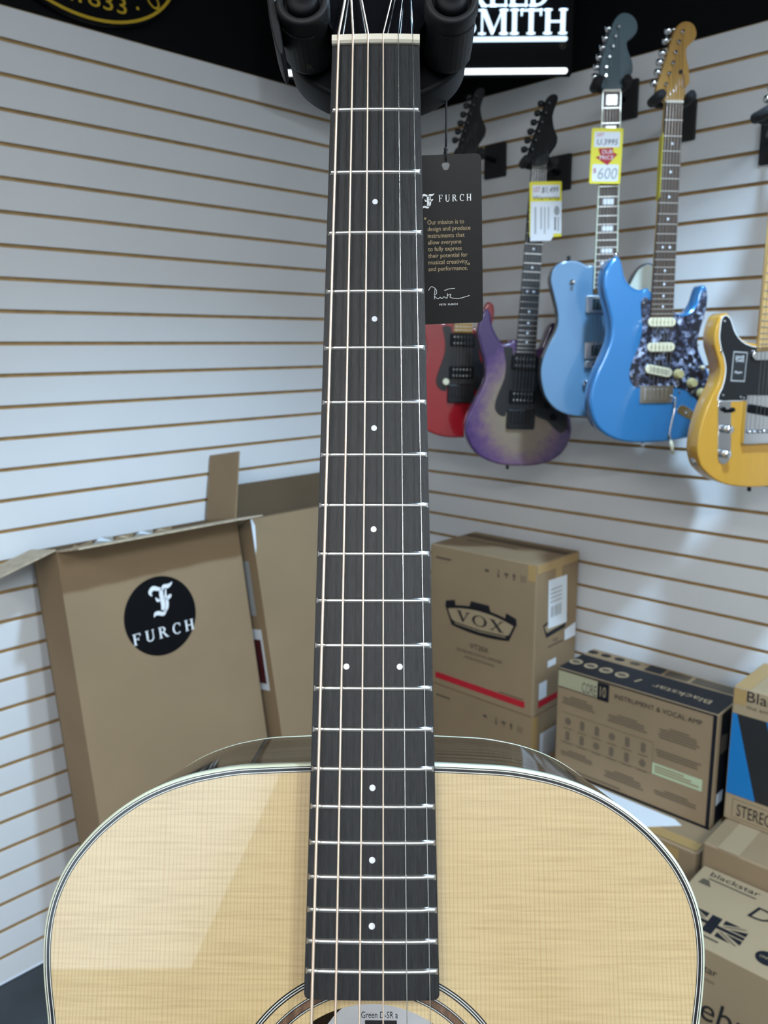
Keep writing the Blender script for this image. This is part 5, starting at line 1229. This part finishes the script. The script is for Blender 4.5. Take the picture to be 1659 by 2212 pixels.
def flap(e, p, q, dr_, L, m_='cardboard', taper=0.0, jag=0.0, name='flap'):
    """flap hinged on p-q going out along dr_ for L, optional torn outer edge"""
    p, q, dr_ = Vector(p), Vector(q), Vector(dr_).normalized()
    n = 14; ax = (q - p); nn = ax.cross(dr_).normalized() * 0.004
    a = [p + ax * (k / n) for k in range(n + 1)]
    c_ = [p + ax * (taper + (1 - 2 * taper) * k / n) + dr_ * (L * (1 + jag * (random.random() - .5))) for k in range(n + 1)]
    b = MB(); rings = [[tuple(a[k]), tuple(c_[k]), tuple(c_[k] + nn), tuple(a[k] + nn)] for k in range(n + 1)]
    b.loops(rings, smooth=False); return b.build(name, m_, e)
e, f, w, d, h = tall('tall open tan guitar carton with a round black logo sticker', 1.148, 0.214, 9.5, 0.52, 0.15, 1.18)
eA = e
c_, s_ = math.cos(R(9.5)), math.sin(R(9.5))
def up_dir(el):                                  # direction leaning out of the front at elevation el (degrees, world) in carton local axes
    y, z = -math.cos(R(el)), math.sin(R(el)); return (0, y * c_ - z * s_, y * s_ + z * c_)
flap(e, (-w / 2, -d, h), (w / 2, -d, h), up_dir(12.5), 0.130, 'cardboard_edge', 0.0, 0.06, 'front_flap')
flap(e, (-w / 2, -d, h), (-w / 2, 0, h), (-1, -0.05, -0.28), 0.16, 'cardboard_edge', 0.03, 0.1, 'side_flap')
flap(e, (w / 2, 0, h), (w / 2, -d, h), (0.16, -0.11, 1), 0.190, 'cardboard', 0.0, 0.0, 'side_flap')
st_ = patch('round_sticker', f, (-0.015, -d, 0.963), FX, FZ, disc_pts(0, 0, 0.104, 0.104, 64), 'sticker_black', 0.0008)
lay('emblem', blackletter_f(), st_, (-0.005, -d - 0.0012, 1.003), FX, FZ, h=0.083, w=0.072, align='c', material='white_print')
serif('lettering', 'FURCH', st_, (-0.013, -d - 0.0012, 0.919), FX, FZ, h=0.030, w=0.178, align='c', material='white_print', gap=0.38)
for k in range(5):
    b = MB(); x = -0.20 + 0.055 * k
    pts = [(x + random.uniform(-.02, .02), -d - 0.006 - .012 * random.random(), h + random.uniform(-.002, .012)) for _ in range(2)]
    o_ = [(x - .028, -d - .004, h - .004), (x + .030, -d - .006, h - .002), (x + .022, -d - .020, h + .012), (x - .006, -d - .012, h + .020 * random.random()), (x - .022, -d - .018, h + .008)]
    b.poly(o_); b.build('torn_tape', 'clear_film' if k % 2 else 'cardboard_edge', e)
e, f, w, d, h = tall('second tall open tan carton standing between the logo carton and the corner', 0.610, 0.267, 10, 0.52, 0.15, 1.18)
flap(e, (-w / 2, 0, h), (w / 2, 0, h), (0, 0.03, 1), 0.100, 'cardboard_dark', 0.0, 0.0, 'back_flap')  # shadow on this flap is put into its dark brown
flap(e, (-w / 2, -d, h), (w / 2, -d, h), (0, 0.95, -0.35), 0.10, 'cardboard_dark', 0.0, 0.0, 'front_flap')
patch('side_label', e, (-w / 2, 0, 0), (0, -1, 0), FZ, sector(0.085, 0.112, 0.90, 1.06), 'print_grey', 0.0008)
sl = patch('side_label', e, (-w / 2, 0, 0), (0, -1, 0), FZ, sector(0.075, 0.125, 0.68, 0.86), 'paper_white', 0.0008)
patch('red_field', sl, (-w / 2, 0, 0), (0, -1, 0), FZ, sector(0.082, 0.115, 0.70, 0.83), 'print_maroon', 0.0014)
patch('worn_corner', f, (-w / 2, -d, 0), FX, FZ, [(0, h - .10), (.006, h - .08), (.012, h - .02), (.004, h), (0, h)], 'paper_white', 0.0008)

# ------------------------------------------------------------------ signs above the slat walls
SY = 2.40
sg_ = tag(empty('lit_sign', T(0, SY, 0) @ RX), 'black shop sign with glowing white serif letters and light bars above the corner', 'sign')
b = MB(); b.slab(rrect(-0.266, 0.520, 2.383, 2.92, 0.003), -0.020, 0.0, 0.001, 1); b.build('panel', 'black_paint', sg_)
serif('lettering', 'SMITH', sg_, (0.503, 2.4835, 0.006), Xv, Yv, h=0.0620, w=0.292, material='lit_letter', align='r', gap=0.02, thick=0.006)
serif('lettering', 'REED', sg_, (0.452, 2.5525, 0.006), Xv, Yv, h=0.0620, w=0.225, material='lit_letter', align='r', gap=0.02, thick=0.006)
serif('lettering', 'PAUL', sg_, (0.200, 2.5525, 0.006), Xv, Yv, h=0.0620, w=0.225, material='lit_letter', align='r', gap=0.02, thick=0.006)
for nm, x0, x1, z0, z1, m_ in (('light_bar', -0.105, 0.5045, 2.4655, 2.4770, 'lit_letter'), ('light_bar', -0.257, 0.5075, 2.3850, 2.3990, 'lit_bar')):
    b = MB(); b.slab(rrect(x0, x1, z0, z1, (z1 - z0) * .48, 5), 0, 0.008, 0.001, 1); b.build(nm, m_, sg_)
b = MB(); ring = lambda q, z: [(0.493 + q * math.cos(2 * PI * k / 24), 2.4555 + q * math.sin(2 * PI * k / 24), z) for k in range(24)]
b.loops([ring(.0085, .001), ring(.0072, .001)], smooth=False, caps=(False, False)); b.build('registered_ring', 'print_faint', sg_)
text('lettering', 'R', sg_, (0.493, 2.4555, 0.001), Xv, Yv, h=0.008, w=0.006, align='c', material='print_faint')
ov = tag(empty('oval_sign', WL @ T(-1.152, -0.004, 2.628) @ RX), 'black oval sign with gold rim and gold lettering above the left wall', 'sign')
ea, eb = 0.262, 0.186
b = MB(); b.slab(disc_pts(0, 0, ea, eb, 64), 0.0, 0.018, 0.002, 2); b.build('board', 'sticker_black', ov)
b = MB(); o1 = disc_pts(0, 0, ea - .006, eb - .006, 72); o2 = disc_pts(0, 0, ea - .013, eb - .013, 72)
b.loops([[(x, y, .0182) for x, y in o1], [(x, y, .0200) for x, y in o1], [(x, y, .0200) for x, y in o2], [(x, y, .0182) for x, y in o2]], smooth=False, caps=(False, False)); b.build('gold_rim', 'gold_print', ov)
text('lettering', 'EST.', ov, (-0.122, -0.152, 0.0190), (1, 0.03, 0), (-0.03, 1, 0), h=0.036, w=0.086, material='gold_print')
text('lettering', '1833', ov, (-0.022, -0.149, 0.0190), (1, 0.03, 0), (-0.03, 1, 0), h=0.038, w=0.126, material='gold_print')
arcs = 'C.F. MARTIN & CO.'
for i, ch in enumerate(arcs):
    if ch == ' ': continue
    a = R(205 - 258 * i / (len(arcs) - 1)); rx_, ry_ = ea - .038, eb - .034
    pos = Vector((rx_ * math.cos(a), ry_ * math.sin(a), 0.0190)); tn = Vector((rx_ * math.sin(a), -ry_ * math.cos(a), 0)).normalized(); nn = Vector((-tn.y, tn.x, 0))
    text('lettering', ch, ov, pos, tn, nn, h=0.046 if ch not in '.' else 0.008, w=0.030 if ch not in '.I' else 0.008, align='c', material='gold_print')
